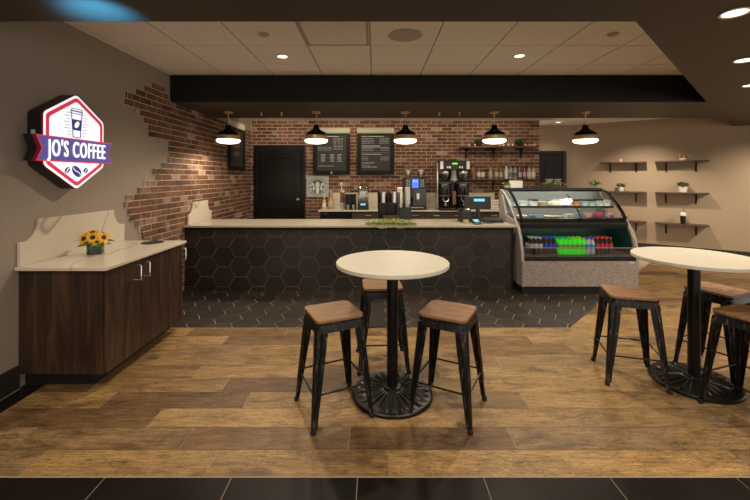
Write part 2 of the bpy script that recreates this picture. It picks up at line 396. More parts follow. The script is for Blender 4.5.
# planks
PW, PL, Y0 = .182, .907, 1.849
offs = [.07, .763, .48]
def plank_tiles(r0, r1, x0, x1):
    out = []; g = .0016
    for r in range(r0, r1):
        ya, yb = Y0+r*PW+g, Y0+(r+1)*PW-g
        k0 = int((x0)/PL)-2; k1 = int(x1/PL)+2
        for k in range(k0, k1):
            xa = offs[r % 3]+k*PL; xb = xa+PL
            out.append([(xa+g, ya), (xb-g, ya), (xb-g, yb), (xa+g, yb)])
    return out
addbm(floor_bm, clipped(plank_tiles(0, 10, -3, 9), [((-2.31, 0, 0), (-1, 0, 0)), ((9, 0, 0), (1, 0, 0))], .002, None, '', ''))
addbm(floor_bm, clipped(plank_tiles(10, 38, 1, 9), [((1.88, 3.67, 0), (-1, 1, 0)), ((9, 0, 0), (1, 0, 0))], .002, None, '', ''))
for f in floor_bm.faces: f.material_index = 1
# hexagons
def hexes(cx0, ey, s, x0, x1, y0, y1, g):
    out = []; hh = math.sqrt(3)*s; r = s-g/math.sqrt(3)
    i0 = int((x0-cx0)/(1.5*s))-2; i1 = int((x1-cx0)/(1.5*s))+2
    for i in range(i0, i1):
        cx = cx0+i*1.5*s; off = ey+hh/2+(hh/2 if i % 2 else 0)
        j0 = int((y0-off)/hh)-2; j1 = int((y1-off)/hh)+2
        for j in range(j0, j1):
            cy = off+j*hh; out.append([(cx+r*cos(pi/3*k), cy+r*sin(pi/3*k)) for k in range(6)])
    return out
hb = clipped(hexes(-1.51, 3.78, .146, -2.6, 4, 3.6, 7.5, .006),
    [((WL, 0, 0), (-1, 0, 0)), ((0, 3.672, 0), (0, -1, 0)), ((1.88, 3.67, 0), (1, -1, 0)), ((0, 7.5, 0), (0, 1, 0)), ((3.1, 0, 0), (1, 0, 0))], .002, None, '', '')
for f in hb.faces: f.material_index = 2
addbm(floor_bm, hb)
# square slate tiles
sq = []
for i in range(-4, 16):
    for j in range(0, 6):
        xa = -.085+i*.612-.0; ya = 1.845-(j+1)*.612
        sq.append([(xa+.002, ya+.002), (xa+.610, ya+.002), (xa+.610, ya+.610), (xa+.002, ya+.610)])
for j in range(0, 4):
    ya = 1.849+j*.612-.27; sq.append([(WL, max(ya, 1.849)), (-2.313, max(ya, 1.849)), (-2.313, min(ya+.606, 3.67)), (WL, min(ya+.606, 3.67))])
sb = clipped(sq, [((WL, 0, 0), (-1, 0, 0))], .002, None, '', '')
for f in sb.faces: f.material_index = 3
addbm(floor_bm, sb)
def quad(x0, y0, x1, y1, mi, z=0):
    f = floor_bm.faces.new([floor_bm.verts.new(p) for p in ((x0, y0, z), (x1, y0, z), (x1, y1, z), (x0, y1, z))]); f.material_index = mi
quad(WL-.1, -2, 9.2, 8.6, 0)
me = bpy.data.meshes.new('floor'); bmesh.ops.recalc_face_normals(floor_bm, faces=floor_bm.faces); floor_bm.to_mesh(me); floor_bm.free()
for m in ('grout', 'plank', 'hexf', 'sqt'): me.materials.append(M[m])
fl = struct(bpy.data.objects.new('floor', me)); C.objects.link(fl)
# metal edging where planks and tiles meet
mb = MB(); mb.box(-2.31, 1.842, 0, 9, 1.848, .0035)
struct(mb.build('trim_1', 'grout', smooth=False))
mb = MB(); mb.box(WL, 3.667, 0, 1.88, 3.672, .0035)
struct(mb.build('trim_2', 'grout', smooth=False))

# walls
CZ = 2.69; SZ = 2.36
mb = MB(); mb.box(WL-.12, -2, 0, WL, YB+.15, CZ+.15); wall_left = struct(mb.build('wall_left', 'plaster', smooth=False))
BH, BL, MJ = .0677, .203, .010
def bricks(mb, k, u0, u1, f, d0, d1, holes=()):
    off = (k % 2)*BL/2; z0 = k*BH+MJ/2; z1 = (k+1)*BH-MJ/2
    i = int(math.floor((u0-off)/BL))
    while i*BL+off < u1:
        a = max(u0, i*BL+off+MJ/2); b = min(u1, (i+1)*BL+off-MJ/2); i += 1
        segs = [(a, b)]
        for h0, h1, hz in holes:
            if z0 < hz:
                ns = []
                for p, q in segs:
                    if q <= h0 or p >= h1: ns.append((p, q))
                    else:
                        if p < h0: ns.append((p, h0))
                        if q > h1: ns.append((h1, q))
                segs = ns
        for p, q in segs:
            if q-p < .02: continue
            d = d1+random.uniform(-.0025, .0025)
            mb.prism([(p, z0), (q, z0), (q, z1), (p, z1)], d0, d, f)
edge = [(151.5,84),(144,88),(136,92),(124,95),(124,101),(135,110),(142,115),(143.5,120),(148,127),(148,133),(168.6,141),(167.5,149),(169,154),(168,160),(162,166),(151.5,171.5),(156.5,177.5),(143.5,183.5),(138,189.5),(126,196.5),(124.6,203.5),(126.6,210.5),(129.4,217),(135,222.5),(138.6,228),(142,233.5),(144,238.5),(146,244),(149,250),(153,256),(156,262),(158,268)]
ew = []
for x, y in edge:
    Y = -WL*380/(375.5-x); ew.append((Z_(y, Y), Y))
mb = MB()
for k in range(1, int(2.55/BH)):
    zc = (k+.5)*BH
    near = min(ew, key=lambda e: abs(e[0]-zc))
    if zc > ew[0][0]+.04: continue
    yl = near[1]+random.uniform(-.012, .012)
    if zc < ew[-1][0]-.04: yl = 4.3
    yr = YB
    if zc > SZ: yr = 4.42 if zc > 2.44 else 4.5
    if yr-yl < .05: continue
    mb.cur = 0; mb.box(WL-.002, yl, k*BH, WL+.012, yr, (k+1)*BH)
    mb.cur = 1; bricks(mb, k, yl, yr, YZ, WL+.01, WL+.0155)
mb.build('brick_veneer', ['mortar', 'brick'], wall_left, smooth=False)
# back brick wall, door opening between X -2.372..-1.388
DX0, DX1, DZ = X_(254.5, 7.48), X_(305.5, 7.48), Z_(145, 7.48)
XR = 3.24
mb = MB(); mb.cur = 0
mb.box(WL, YB, 0, XR, YB+.12, CZ); mb.cur = 1
for k in range(0, 40): bricks(mb, k, WL+.015, XR, XZ, -YB-.002, -YB+.004, [(DX0, DX1, DZ)])
struct(mb.build('wall_back', ['mortar', 'brick'], smooth=False))
# wall of the room behind and slanted shelf wall
mb = MB(); mb.box(3.0, 8.24, 0, 4.33, 8.36, CZ); struct(mb.build('wall_far', 'tan', smooth=False))
def sl(X): return 11.39-.74*X
WN = Vector((-.74, -1, 0)).normalized()       # faces the room
def slanted(mb, xa, xb, z0, z1, t0, t1):
    p = [Vector((xa, sl(xa), 0)), Vector((xb, sl(xb), 0))]
    q = [p[0]+WN*t0, p[1]+WN*t0, p[1]+WN*t1, p[0]+WN*t1]
    mb.prism([(v.x, v.y) for v in q], z0, z1, ZUP)
mb = MB(); slanted(mb, 4.26, 9.2, 0, CZ, -.12, 0); struct(mb.build('wall_right', 'tan', smooth=False))
mb = MB(); slanted(mb, 4.26, 9.2, 0, .16, 0, .014); struct(mb.build('baseboard_right', 'baset', smooth=False))
mb = MB(); mb.box(WL, -2, .003, WL+.014, 2.62, .165)
struct(mb.build('baseboard_left', 'baset', smooth=False, bevel=.003))
mb = MB()
for y in (-.2, 1.02, 1.63, 2.26): mb.box(WL+.0135, y, .004, WL+.0148, y+.006, .165)
mb.box(WL, -2, .0, WL+.018, 2.62, .003)
struct(mb.build('trim_3', 'grout', smooth=False))

# ceilings
TX, TY = .588, .598
mb = MB(); mb.cur = 0
mb.box(WL, 1.9, CZ+.004, 4.6, 4.7, CZ+.05)
mb.cur = 1
for i in range(-5, 9):
    for j in range(-4, 3):
        xa = -.043+i*TX; ya = 3.54+j*TY
        a, b = max(WL, xa+.008), min(4.5, xa+TX-.008); c, d = max(1.95, ya+.008), min(4.62, ya+TY-.008)
        if b-a > .02 and d-c > .02: mb.box(a, c, CZ-.004, b, d, CZ+.004)
ceil = struct(mb.build('ceiling', ['tbar', 'acoust'], smooth=False))
mb = MB(); mb.box(WL, 5.7, 2.58, 9.2, 8.6, 2.64); struct(mb.build('ceiling', 'acoust', smooth=False))
# dropped soffit: front band, right field with diagonal edge, bulkhead
sof = MB()
T = CZ+.06
outline_front = [(WL, -2), (9.2, -2), (9.2, 7.1), (6.73, 7.1), (5.34, 5.8), (WL, 5.8), (WL, 4.57), (3.99, 4.57), (1.51, 2.2), (WL, 2.2)]
sof.prism(outline_front, SZ, T, ZUP)
struct(sof.build('ceiling', 'soffit', smooth=False))
mb = MB(); mb.box(WL+.001, 4.562, SZ+.004, 4.0, 4.5695, CZ-.006)
struct(mb.build('trim_4', 'blackp', smooth=False))

# doors
d = struct(thing('door_1', None, None, (0, 0, 0)))
F = YB-.014
mb = MB(); mb.box(DX0, F-.03, 0, DX0+.07, YB, DZ); mb.box(DX1-.07, F-.03, 0, DX1, YB, DZ); mb.box(DX0+.07, F-.03, DZ-.07, DX1-.07, YB, DZ)
mb.build('door_frame', 'doorb', d, smooth=False, bevel=.006)
mb = MB(); a, b = DX0+.075, DX1-.075; s = .13
yb, yf = YB-.001, F-.018
mb.box(a, yf, 0, a+s, yb, DZ-.075); mb.box(b-s, yf, 0, b, yb, DZ-.075)
mb.box(a+s, yf, 0, b-s, yb, .2); mb.box(a+s, yf, .82, b-s, yb, .98); mb.box(a+s, yf, DZ-.26, b-s, yb, DZ-.075)
mb.box(a+s, yf+.022, .2, b-s, yb, .82); mb.box(a+s, yf+.022, .98, b-s, yb, DZ-.26)
mb.box(a+s+.03, yf+.008, .23, b-s-.03, yf+.022, .79); mb.box(a+s+.03, yf+.008, 1.01, b-s-.03, yf+.022, DZ-.29)
mb.build('door_leaf', 'doorb', d, smooth=False, bevel=.004)
mb = MB(); mb.tube([(b-.06, F-.018, 1.02), (b-.06, F-.07, 1.02)], .011); mb.ball((b-.06, F-.08, 1.02), .026); mb.tube([(b-.06, F-.017, 1.02), (b-.06, F-.024, 1.02)], .03, 14)
mb.build('door_handle', 'steel', d)
d = struct(thing('door_2', None, None, (0, 0, 0)))
xa, xb, zt = X_(536, 8.24), X_(566, 8.24), Z_(151, 8.24)
mb = MB(); mb.box(xa, 8.20, 0, xa+.08, 8.24, zt); mb.box(xb-.08, 8.20, 0, xb, 8.24, zt); mb.box(xa+.08, 8.20, zt-.08, xb-.08, 8.24, zt)
mb.build('door_frame', 'doorb', d, smooth=False, bevel=.005)
mb = MB(); mb.box(xa+.08, 8.22, 0, xb-.08, 8.24, zt-.08); mb.box(xa+.18, 8.212, 1.0, xb-.17, 8.22, zt-.25); mb.box(xa+.18, 8.212, .2, xb-.17, 8.22, .85)
mb.build('door_leaf', 'doorn', d, smooth=False, bevel=.004)

# ================================================================ CEILING FIXTURES
def downlight(x, y, z, r, label, group=None):
    t = thing('recessed_downlight', label, 'ceiling light', (x, y, z), 0, group)
    mb = MB(); mb.lathe([(r*.8, .012), (r*.84, -.004), (r, -.007), (r*1.03, -.003), (r*1.03, 0)], n=32); mb.build('trim_ring', 'trimw', t)
    mb = MB(); mb.lathe([(0, -.002), (r*.8, -.003), (r*.8, .0)], n=32); mb.build('lens', 'lensg', t)
    return t
g = 'recessed downlights in the low soffit'
for (x, y), lb in zip(FRONT, ('leftmost', 'left centre', 'right centre', 'rightmost')):
    downlight(x, y, SZ-.001, .07, 'round recessed downlight in the front soffit, %s of the front row' % lb, g)
for (x, y), lb in zip(RIGHT, ('large near one at the top right corner of the picture', 'second one from the camera on the right', 'third one from the camera on the right, small', 'offset one between the second and third on the right', 'farthest one by the shelf wall')):
    downlight(x, y, SZ-.001, .07, 'recessed downlight in brown soffit, '+lb, g)
downlight(WELL[0][0], WELL[0][1], CZ-.005, .06, 'round lit downlight in a white ceiling tile left of the air grille', 'downlights in the tiled ceiling')
downlight(WELL[1][0], WELL[1][1], CZ-.005, .06, 'round lit downlight in a white ceiling tile right of the round speaker', 'downlights in the tiled ceiling')
for (x, y), lb in zip(BRICK_FILL, ('leftmost', 'second from left', 'third from left', 'rightmost')):
    downlight(x, y, 2.579, .06, 'added hidden downlight above the back counter, %s of four' % lb, 'added downlights above the back counter')
downlight(BACKL[0][0], BACKL[0][1], 2.579, .06, 'small lit downlight in the far ceiling above the plum door')
for (x, y), z, lb in zip(WASH, (2.579, SZ-.001), ('left', 'right')):
    downlight(x, y, z, .05, 'small recessed wall washer above the display shelves, %s one' % lb, 'wall washers by the shelves')
t = thing('ceiling_speaker', 'round perforated ceiling speaker in the tile right of the grille', 'speaker', (X_(405.8, 3.28), 3.28, CZ-.004))
mb = MB(); mb.lathe([(.118, 0), (.14, 0), (.145, -.006), (.135, -.011), (.118, -.009)], n=36); mb.build('rim', 'tbar', t)
mb = MB(); mb.lathe([(.118, -.002), (.118, -.009), (.06, -.011), (0, -.012)], n=36); mb.build('grille', mats='tbar', parent=t)
t = thing('air_return_grille', 'square metal return air grille set in the tiled ceiling', 'vent', (-.043-TX/2, 3.54-TY/2, CZ-.004))
mb = MB(); hw, hd = TX/2-.012, TY/2-.012
mb.box(-hw, -hd, -.008, -hw+.02, hd, 0); mb.box(hw-.02, -hd, -.008, hw, hd, 0); mb.box(-hw, -hd, -.008, hw, -hd+.02, 0); mb.box(-hw, hd-.02, -.008, hw, hd, 0)
mb.build('frame', 'tbar', t, smooth=False)
mb = MB(); n = 34
for i in range(1, n):
    x = -hw+.02+(2*hw-.04)*i/n; mb.box(x-.0035, -hd+.02, -.006, x+.0035, hd-.02, -.002)
for i in range(1, n):
    y = -hd+.02+(2*hd-.04)*i/n; mb.box(-hw+.02, y-.0035, -.0055, hw-.02, y+.0035, -.0025)
mb.build('louvre_grid', 'acoust', t, smooth=False)
for px, py, lb in ((264, 33.6, 'left of the air grille'), (613.7, 33.6, 'at the right end of the tiled ceiling')):
    Y = 1.227*380/(177-py); t = thing('smoke_detector', 'small flat round ceiling disc '+lb, 'detector', (X_(px, Y), Y, CZ-.004), 0)
    mb = MB(); mb.lathe([(.045, 0), (.045, -.008), (.036, -.014), (0, -.015)], n=24); mb.build('cover', 'tbar', t)
for px, lb in ((261.8, 'first from the left wall'), (282, 'second from the left wall'), (439.8, 'between the third and fourth lamps, left one'), (460, 'between the third and fourth lamps, right one')):
    Y = 5.32; t = thing('sprinkler_head', 'tiny brass sprinkler head under the bulkhead, '+lb, 'sprinkler', (X_(px, Y), Y, SZ), 0, 'brass sprinkler heads under the bulkhead')
    mb = MB(); mb.lathe([(.022, 0), (.022, -.004), (.008, -.006), (.008, -.03), (.012, -.034), (.012, -.045), (0, -.047)], n=12); mb.build('body', 'brass', t)

def pendant():
    t = thing('pendant_lamp', '', 'pendant lamp', (0, 0, 0), 0, 'black and brass pendant lamps over the counter')
    mb = MB(); mb.lathe([(0, 0), (.062, 0), (.064, -.008), (.05, -.02), (.022, -.028), (0, -.03)], n=28); mb.build('canopy', 'brass', t)
    mb = MB(); mb.tube([(0, 0, -.02), (0, 0, -.165)], .006, 10); mb.lathe([(.013, -.15), (.015, -.165), (.02, -.172), (.02, -.19), (0, -.19)], n=16); mb.build('stem', 'brass', t)
    mb = MB(); mb.lathe([(.0, -.180), (.034, -.181), (.038, -.19), (.039, -.212), (.046, -.235), (.075, -.258), (.112, -.275), (.136, -.295), (.147, -.322), (.148, -.326), (.14, -.318), (.10, -.29), (0, -.27)], n=40); mb.build('shade', 'blackg', t)
    mb = MB(); mb.lathe([(.146, -.324), (.150, -.326), (.152, -.330), (.152, -.376), (.160, -.379), (.161, -.384), (.150, -.386), (.140, -.384), (.140, -.33)], n=40); mb.build('band', 'brass', t)
    mb = MB(); mb.lathe([(.149, -.3855), (.1555, -.388), (.157, -.396), (.150, -.414), (.125, -.428), (.07, -.438), (0, -.441)], n=40); mb.build('glass_diffuser', 'lampg', t)
    l = bpy.data.lights.new('lamp_light', 'SPOT'); l.energy = 26; l.color = WARM; l.spot_size = R(172); l.spot_blend = .3; l.shadow_soft_size = .08
    lo = bpy.data.objects.new('lamp_light', l); C.objects.link(lo); lo.parent = t; lo.location = (0, 0, -.53)
    return t
PY = 5.26
pl = [(228, 'leftmost of five, beside the brick side wall'), (316, 'second from the left, in front of the left menu board'), (405, 'middle of the five, right of the menu boards'), (494, 'fourth from the left, in front of the bottle shelves'), (585, 'rightmost of five, above the refrigerated display case')]
pend = None
for px, lb in pl:
    lab = 'black and brass pendant lamp, '+lb
    if pend is None: pend = pendant(); pend.location = (X_(px+.8, PY), PY, SZ); pend['label'] = lab
    else: dup(pend, (X_(px+.8, PY), PY, SZ), 0, lab)

# ================================================================ WALL SIGN
SY, SZc = 2.985, 1.735
t = thing('illuminated_sign', 'lit hexagonal coffee shop sign with purple name banner on taupe wall', 'sign', (WL, SY, SZc))
Wd, Ht = .60, .75
def hx(k): return [(0, Ht/2*k), (-Wd/2*k, Ht*.255*k), (-Wd/2*k, -Ht*.255*k), (0, -Ht/2*k), (Wd/2*k, -Ht*.255*k), (Wd/2*k, Ht*.255*k)]
def hxr(k): return roundpoly(hx(k), .05*k, 5)
mb = MB(); mb.prism(hxr(1.0), .004, .095, YZ); mb.build('sign_box', 'blackpl', t)
mb = MB(); mb.prism(hxr(.985), .095, .112, YZ); mb.build('red_rim', 'dkred', t)
mb = MB(); mb.prism(hxr(.985), .112, .116, YZ); mb.build('face_panel', 'signw', t)
mb = MB(); mb.ring(hxr(.935), hxr(.845), .1162, .118, YZ); mb.build('red_border', 'signr', t)
ic = MB(); w0 = .1165; w1 = .119
def seg(u0, v0, u1, v1, th): 
    d = Vector((u1-u0, v1-v0)).normalized(); n = Vector((-d.y, d.x))*th/2
    ic.prism([(u0+n.x, v0+n.y), (u1+n.x, v1+n.y), (u1-n.x, v1-n.y), (u0-n.x, v0-n.y)], w0, w1, YZ)
cz = .135
seg(-.052, cz+.085, -.036, cz-.10, .006); seg(.052, cz+.085, .036, cz-.10, .006); seg(-.037, cz-.10, .037, cz-.10, .006)
ic.ring([(-.06, cz+.105), (.06, cz+.105), (.06, cz+.083), (-.06, cz+.083)], [(-.054, cz+.100), (.054, cz+.100), (.054, cz+.088), (-.054, cz+.088)], w0, w1, YZ)
ic.ring([(-.05, cz+.125), (.05, cz+.125), (.056, cz+.105), (-.056, cz+.105)], [(-.045, cz+.120), (.045, cz+.120), (.049, cz+.109), (-.049, cz+.109)], w0, w1, YZ)
ic.prism([(-.05, cz+.04), (.05, cz+.04), (.043, cz-.045), (-.043, cz-.045)], w0, w1, YZ)
for k, (l0, l1) in enumerate(((.10, .066), (.118, .064), (.105, .063), (.125, .062), (.11, .060), (.12, .058), (.10, .056), (.09, .053))):
    v = cz+.085-k*.024; seg(-l0, v, -l1, v, .003); seg(l1, v, l0, v, .003)
ic.build('cup_emblem', 'signn', t)
def bean(mb, cx, cy, a, b, rot, w0, w1):
    out = [(cx+a*cos(q)*cos(rot)-b*sin(q)*sin(rot), cy+a*cos(q)*sin(rot)+b*sin(q)*cos(rot)) for q in [2*pi*k/20 for k in range(20)]]
    mb.prism(out, w0, w1, YZ)
mb = MB(); bean(mb, 0, -.232, .054, .035, -.7, w0, w1); bean(mb, -.092, -.222, .028, .019, .7, w0, w1); bean(mb, .092, -.222, .028, .019, .7, w0, w1); mb.build('bean_emblem', 'signn', t)
mb = MB(); bean(mb, 0, cz, .030, .019, .9, w1, w1+.001)
for cx, cy, L_, rot in ((0, -.232, .047, -.7), (-.092, -.222, .024, .7), (.092, -.222, .024, .7)):
    for s in range(6):
        a0 = -1+s/3; a1 = -1+(s+1)/3; 
        def P(q): u = q*L_; v = .15*L_*sin(q*pi); return (cx+u*cos(rot)-v*sin(rot), cy+u*sin(rot)+v*cos(rot))
        p, q = P(a0), P(a1); n = Vector((-(q[1]-p[1]), q[0]-p[0])).normalized()*.0028
        mb.prism([(p[0]+n.x, p[1]+n.y), (q[0]+n.x, q[1]+n.y), (q[0]-n.x, q[1]-n.y), (p[0]-n.x, p[1]-n.y)], w1, w1+.001, YZ)
mb.build('bean_highlight', 'signw', t)
bv = -.07; bw = .375; bh = .092
bnr = [(-bw, bh), (bw, bh), (bw-.045, 0), (bw, -bh), (-bw, -bh), (-bw+.045, 0)]
def bsc(kx, ky): return [(u*kx, bv+v*ky) for u, v in bnr]
ban = MB(); ban.prism(bsc(1, 1), .04, .10, YZ); ban = ban.build('banner_box', 'blackpl', t)
mb = MB(); mb.prism(bsc(1, 1), .10, .13, YZ); mb.build('red_rim', 'dkred', ban)
mb = MB(); mb.prism(bsc(1, 1), .13, .133, YZ); mb.build('banner_edge', 'signr', ban)
mb = MB(); mb.prism(bsc(.975, .90), .133, .135, YZ); mb.build('banner_face', 'signb', ban)
mb = MB(); text_into(mb, "JO'S COFFEE", .172, .004, lambda u, v, w: (.139+w, u, bv+v), xs=.52, bold=.0005, sp=1.18); mb.build('lettering', 'signl', ban, smooth=False)
mb = MB(); mb.box(.03, -.3025, .03, .06, -.2995, .06); mb.cur = 1; mb.box(.03, -.3025, -.0, .06, -.2995, .028); mb.build('maker_sticker', ['white', 'sleeve'], t, smooth=False)

# ================================================================ LEFT CABINETS
CX0, CX1 = WL+.002, -1.854
def handle_into(t, x, y, z):
    mb = MB(); mb.tube([(x, y, z+.057), (x+.057, y, z+.057), (x+.061, y, z+.052), (x+.061, y, z-.052), (x+.057, y, z-.057), (x, y, z-.057)], .0048, 8); return mb.build('handle', 'chrome', t)
def cabinet(y0, y1, doors, label):
    t = thing('base_cabinet', label, 'cabinet', (CX0, y0, 0)); D = CX1-CX0; L_ = y1-y0
    mb = MB(); mb.box(0, 0, .10, D-.021, L_, .818); mb.build('body', 'walnut', t, smooth=False, bevel=.0015)
    mb = MB(); mb.box(0, .05 if y0 < 2.7 else 0, 0, D-.12, L_, .10); mb.build('toe_kick', 'kick', t, smooth=False)
    for a, b, hy in doors:
        mb = MB(); mb.box(D-.019, a+.0015, .103, D, b-.0015, .815); dd = mb.build('door', 'walnut', t, smooth=False, bevel=.0015)
        handle_into(dd, D, hy, .726)
    return t
cabinet(2.62, 3.413, [(.004, .393, .297), (.396, .790, .41)], 'dark walnut double-door cabinet with two chrome pulls under the left countertop')
cabinet(3.415, 3.66, [(.002, .243, .19)], 'narrow dark walnut single-door cabinet at the far end of the left countertop')
mb = MB(); mb.box(WL+.001, 2.59, .8185, -1.832, 3.695, .843)
ct = tag(mb.build('countertop', 'quartz', smooth=False, bevel=.003), 'cream veined quartz countertop on the dark walnut cabinets at left', 'countertop')
def scallop(L_, hlo, hhi, r):
    pts = [(0, 0), (L_, 0), (L_, hlo), (L_-.04, hlo)]
    for k in range(7): a = pi/2*k/6; pts.append((L_-.04-r*sin(a)*.9, hlo+(hhi-hlo)*(1-cos(a))))
    for k in range(6, -1, -1): a = pi/2*k/6; pts.append((.04+r*sin(a)*.9, hlo+(hhi-hlo)*(1-cos(a))))
    pts.append((0, hlo)); return pts
mb = MB(); mb.prism([(u, v) for u, v in scallop(1.09, .165, .312, .12)], .001, .022, YZ)
bs = mb.build('backsplash', 'quartz', smooth=True, bevel=.002); bs.location = (WL, 2.61, .8432); tag(bs, 'scalloped cream quartz backsplash behind the sunflower vase on left wall', 'backsplash')
t = thing('waste_ring', 'round black waste chute ring set in the left countertop', 'chute', (-2.09, 3.57, .8432))
mb = MB(); mb.lathe([(.075, 0), (.095, 0), (.097, .003), (.09, .006), (.078, .004), (.075, 0)], n=32); mb.build('rim', 'blackpl', t)
mb = MB(); mb.lathe([(0, .0), (.075, .0), (.075, .001), (0, .001)], n=32); mb.build('opening', 'rubber', t)
# sunflower vase
t = thing('flower_vase', 'small square green glass vase of sunflowers on left countertop', 'vase', (-2.25, 3.06, .8435), .35)
mb = MB(); q = rrect(.098, .098, .008); qi = rrect(.088, .088, .006)
mb.ring(q, qi, .0, .085, ZUP); mb.build('glass_body', 'gglass', t)
mb = MB(); mb.prism(rrect(.09, .09, .006), .001, .006, ZUP); mb.build('glass_base', 'gglass', t)
mb = MB()
for i in range(26):
    a = random.uniform(0, 2*pi); r = random.uniform(0, .036); a2 = a+random.uniform(-.6, .6)
    mb.tube([(r*cos(a), r*sin(a), .008), (r*cos(a2)*.9, r*sin(a2)*.9, .09)], .0035, 6)
for i in range(46):
    a = random.uniform(0, 2*pi); r = random.uniform(.01, .07); e = random.uniform(-.2, .5)
    mb.leaf((r*cos(a), r*sin(a), random.uniform(.07, .11)), (cos(a), sin(a), e), random.uniform(.04, .075), .03)
mb.leaf((-.08, -.02, .11), (-1, -.5, .25), .07, .02); mb.build('foliage', 'leaf', t, smooth=False)
def flower(c, d, r):
    d = Vector(d).normalized(); Tm = Matrix.Translation(c) @ d.to_track_quat('Z', 'Y').to_matrix().to_4x4()
    mb = MB(Tm)
    for lay, (rr, tilt, n) in enumerate(((r, .15, 15), (r*.85, .45, 13))):
        for k in range(n):
            a = 2*pi*(k+lay*.5)/n+random.uniform(-.1, .1); ca, sa = cos(a), sin(a); L_ = rr*random.uniform(.85, 1.08)
            w_ = r*.17; p0 = (ca*r*.25, sa*r*.25, .003)
            m_ = Vector((ca*L_*.62, sa*L_*.62, .004+tilt*L_*.35)); e_ = (ca*L_, sa*L_, .004+tilt*L_*.4+random.uniform(-.006, .006)); sd = Vector((-sa, ca, 0))*w_
            mb.poly([p0, m_+sd, e_, m_-sd])
    mb.cur = 1; mb.lathe([(r*.36, 0), (r*.36, .006), (r*.28, .013), (r*.12, .011), (0, .009)], n=16)
    mb.build('sunflower', ['petal', 'seedm'], t, smooth=False)
for c, d, r in (((-.062, -.045, .128), (-.45, -.85, .45), .052), ((.0, -.062, .138), (.05, -1, .45), .05), ((.062, -.03, .13), (.7, -.7, .35), .05), ((-.02, .01, .165), (0, -.35, 1), .052), ((.052, .035, .15), (.7, .2, .8), .048), ((-.07, .03, .14), (-.8, .1, .7), .048), ((.025, -.06, .10), (.3, -1, .1), .036)):
    flower(c, d, r)

# ================================================================ MAIN SERVICE COUNTER
t = thing('service_counter', 'long service counter faced with black hexagonal tiles', 'counter', (0, 4.87, 0))
cx1 = 1.772; cl = WL+.024
mb = MB(); mb.box(cl, .008, 0, cx1-.004, .70, .815); mb.build('body', 'dgrout', t, smooth=False)
hb = clipped([[(x, z) for x, z in h] for h in hexes(-1.284, .435, .1462, cl, cx1, 0, .82, .0052)], [((cl, 0, 0), (-1, 0, 0)), ((cx1-.03, 0, 0), (1, 0, 0)), ((0, .003, 0), (0, -1, 0)), ((0, .775, 0), (0, 1, 0))], 0, None, '', '')
me = bpy.data.meshes.new('hexagon_tiling')
for v in hb.verts: v.co = (v.co.x, .004, v.co.y)
geo = bmesh.ops.extrude_face_region(hb, geom=hb.faces[:])
for v in [g_ for g_ in geo['geom'] if isinstance(g_, bmesh.types.BMVert)]: v.co.y = .0085
bmesh.ops.recalc_face_normals(hb, faces=hb.faces); hb.to_mesh(me); hb.free(); me.materials.append(M['hexc'])
o = bpy.data.objects.new('hexagon_tiling', me); C.objects.link(o); o.parent = t
mb = MB(); mb.box(cx1-.028, .0, 0, cx1, .70, .815); mb.box(cl, .0, .778, cx1-.028, .0078, .815); mb.build('edge_trim', 'blackp', t, smooth=False)
mb = MB(); mb.box(WL+.024, 4.83, .8155, 1.80, 5.60, .842)
tag(mb.build('countertop', 'quartzg', smooth=False, bevel=.003), 'long greige stone countertop on the hexagon tiled service counter', 'countertop')
mb = MB(); mb.prism(scallop(.70, .13, .285, .10), .001, .022, YZ)
bs = mb.build('side_splash', 'quartz', bevel=.002); bs.location = (WL+.024, 4.92, .8425); tag(bs, 'scalloped cream stone splash at the left end of service counter', 'backsplash')

# ================================================================ BAR TABLES
def bar_table(loc, label):
    t = thing('bar_table', label, 'table', loc, 0, 'round pedestal tables')
    mb = MB(); R_ = .376; mb.lathe([(0, .868), (R_-.004, .868), (R_, .872), (R_, .891), (R_-.004, .895), (0, .895)], n=72); mb.build('table_top', 'tablew', t)
    mb = MB(); mb.lathe([(0, .04), (.052, .04), (.052, .055), (.0375, .06), (.0375, .845), (0, .845)], n=28); mb.build('column', 'castm', t)
    mb = MB(); mb.lathe([(.0, .845), (.14, .850), (.145, .8675), (0, .8675)], n=24); mb.build('top_plate', 'castm', t)
    prof = [(.268, .0), (.268, .016), (.262, .022), (.25, .0225), (.243, .021), (.20, .025), (.15, .031), (.10, .038), (.062, .046), (.055, .058), (.0, .06)]
    n = 144
    def fn(k, i):
        if 4 < k < 8: return .006*(1 if (i % 6) < 2 else -0.6)
        if k == 4: return .002*(1 if (i % 3) < 2 else -1)
        return 0
    mb = MB(); mb.lathe(prof, n=n, fn=fn); mb.build('base', 'castm', t)
    return t
bar_table((.117, 2.55, .002), 'round cream topped pedestal table in the middle of the wood floor')
bar_table((2.266, 2.70, .002), 'round cream topped pedestal table cut off at the right of the picture')

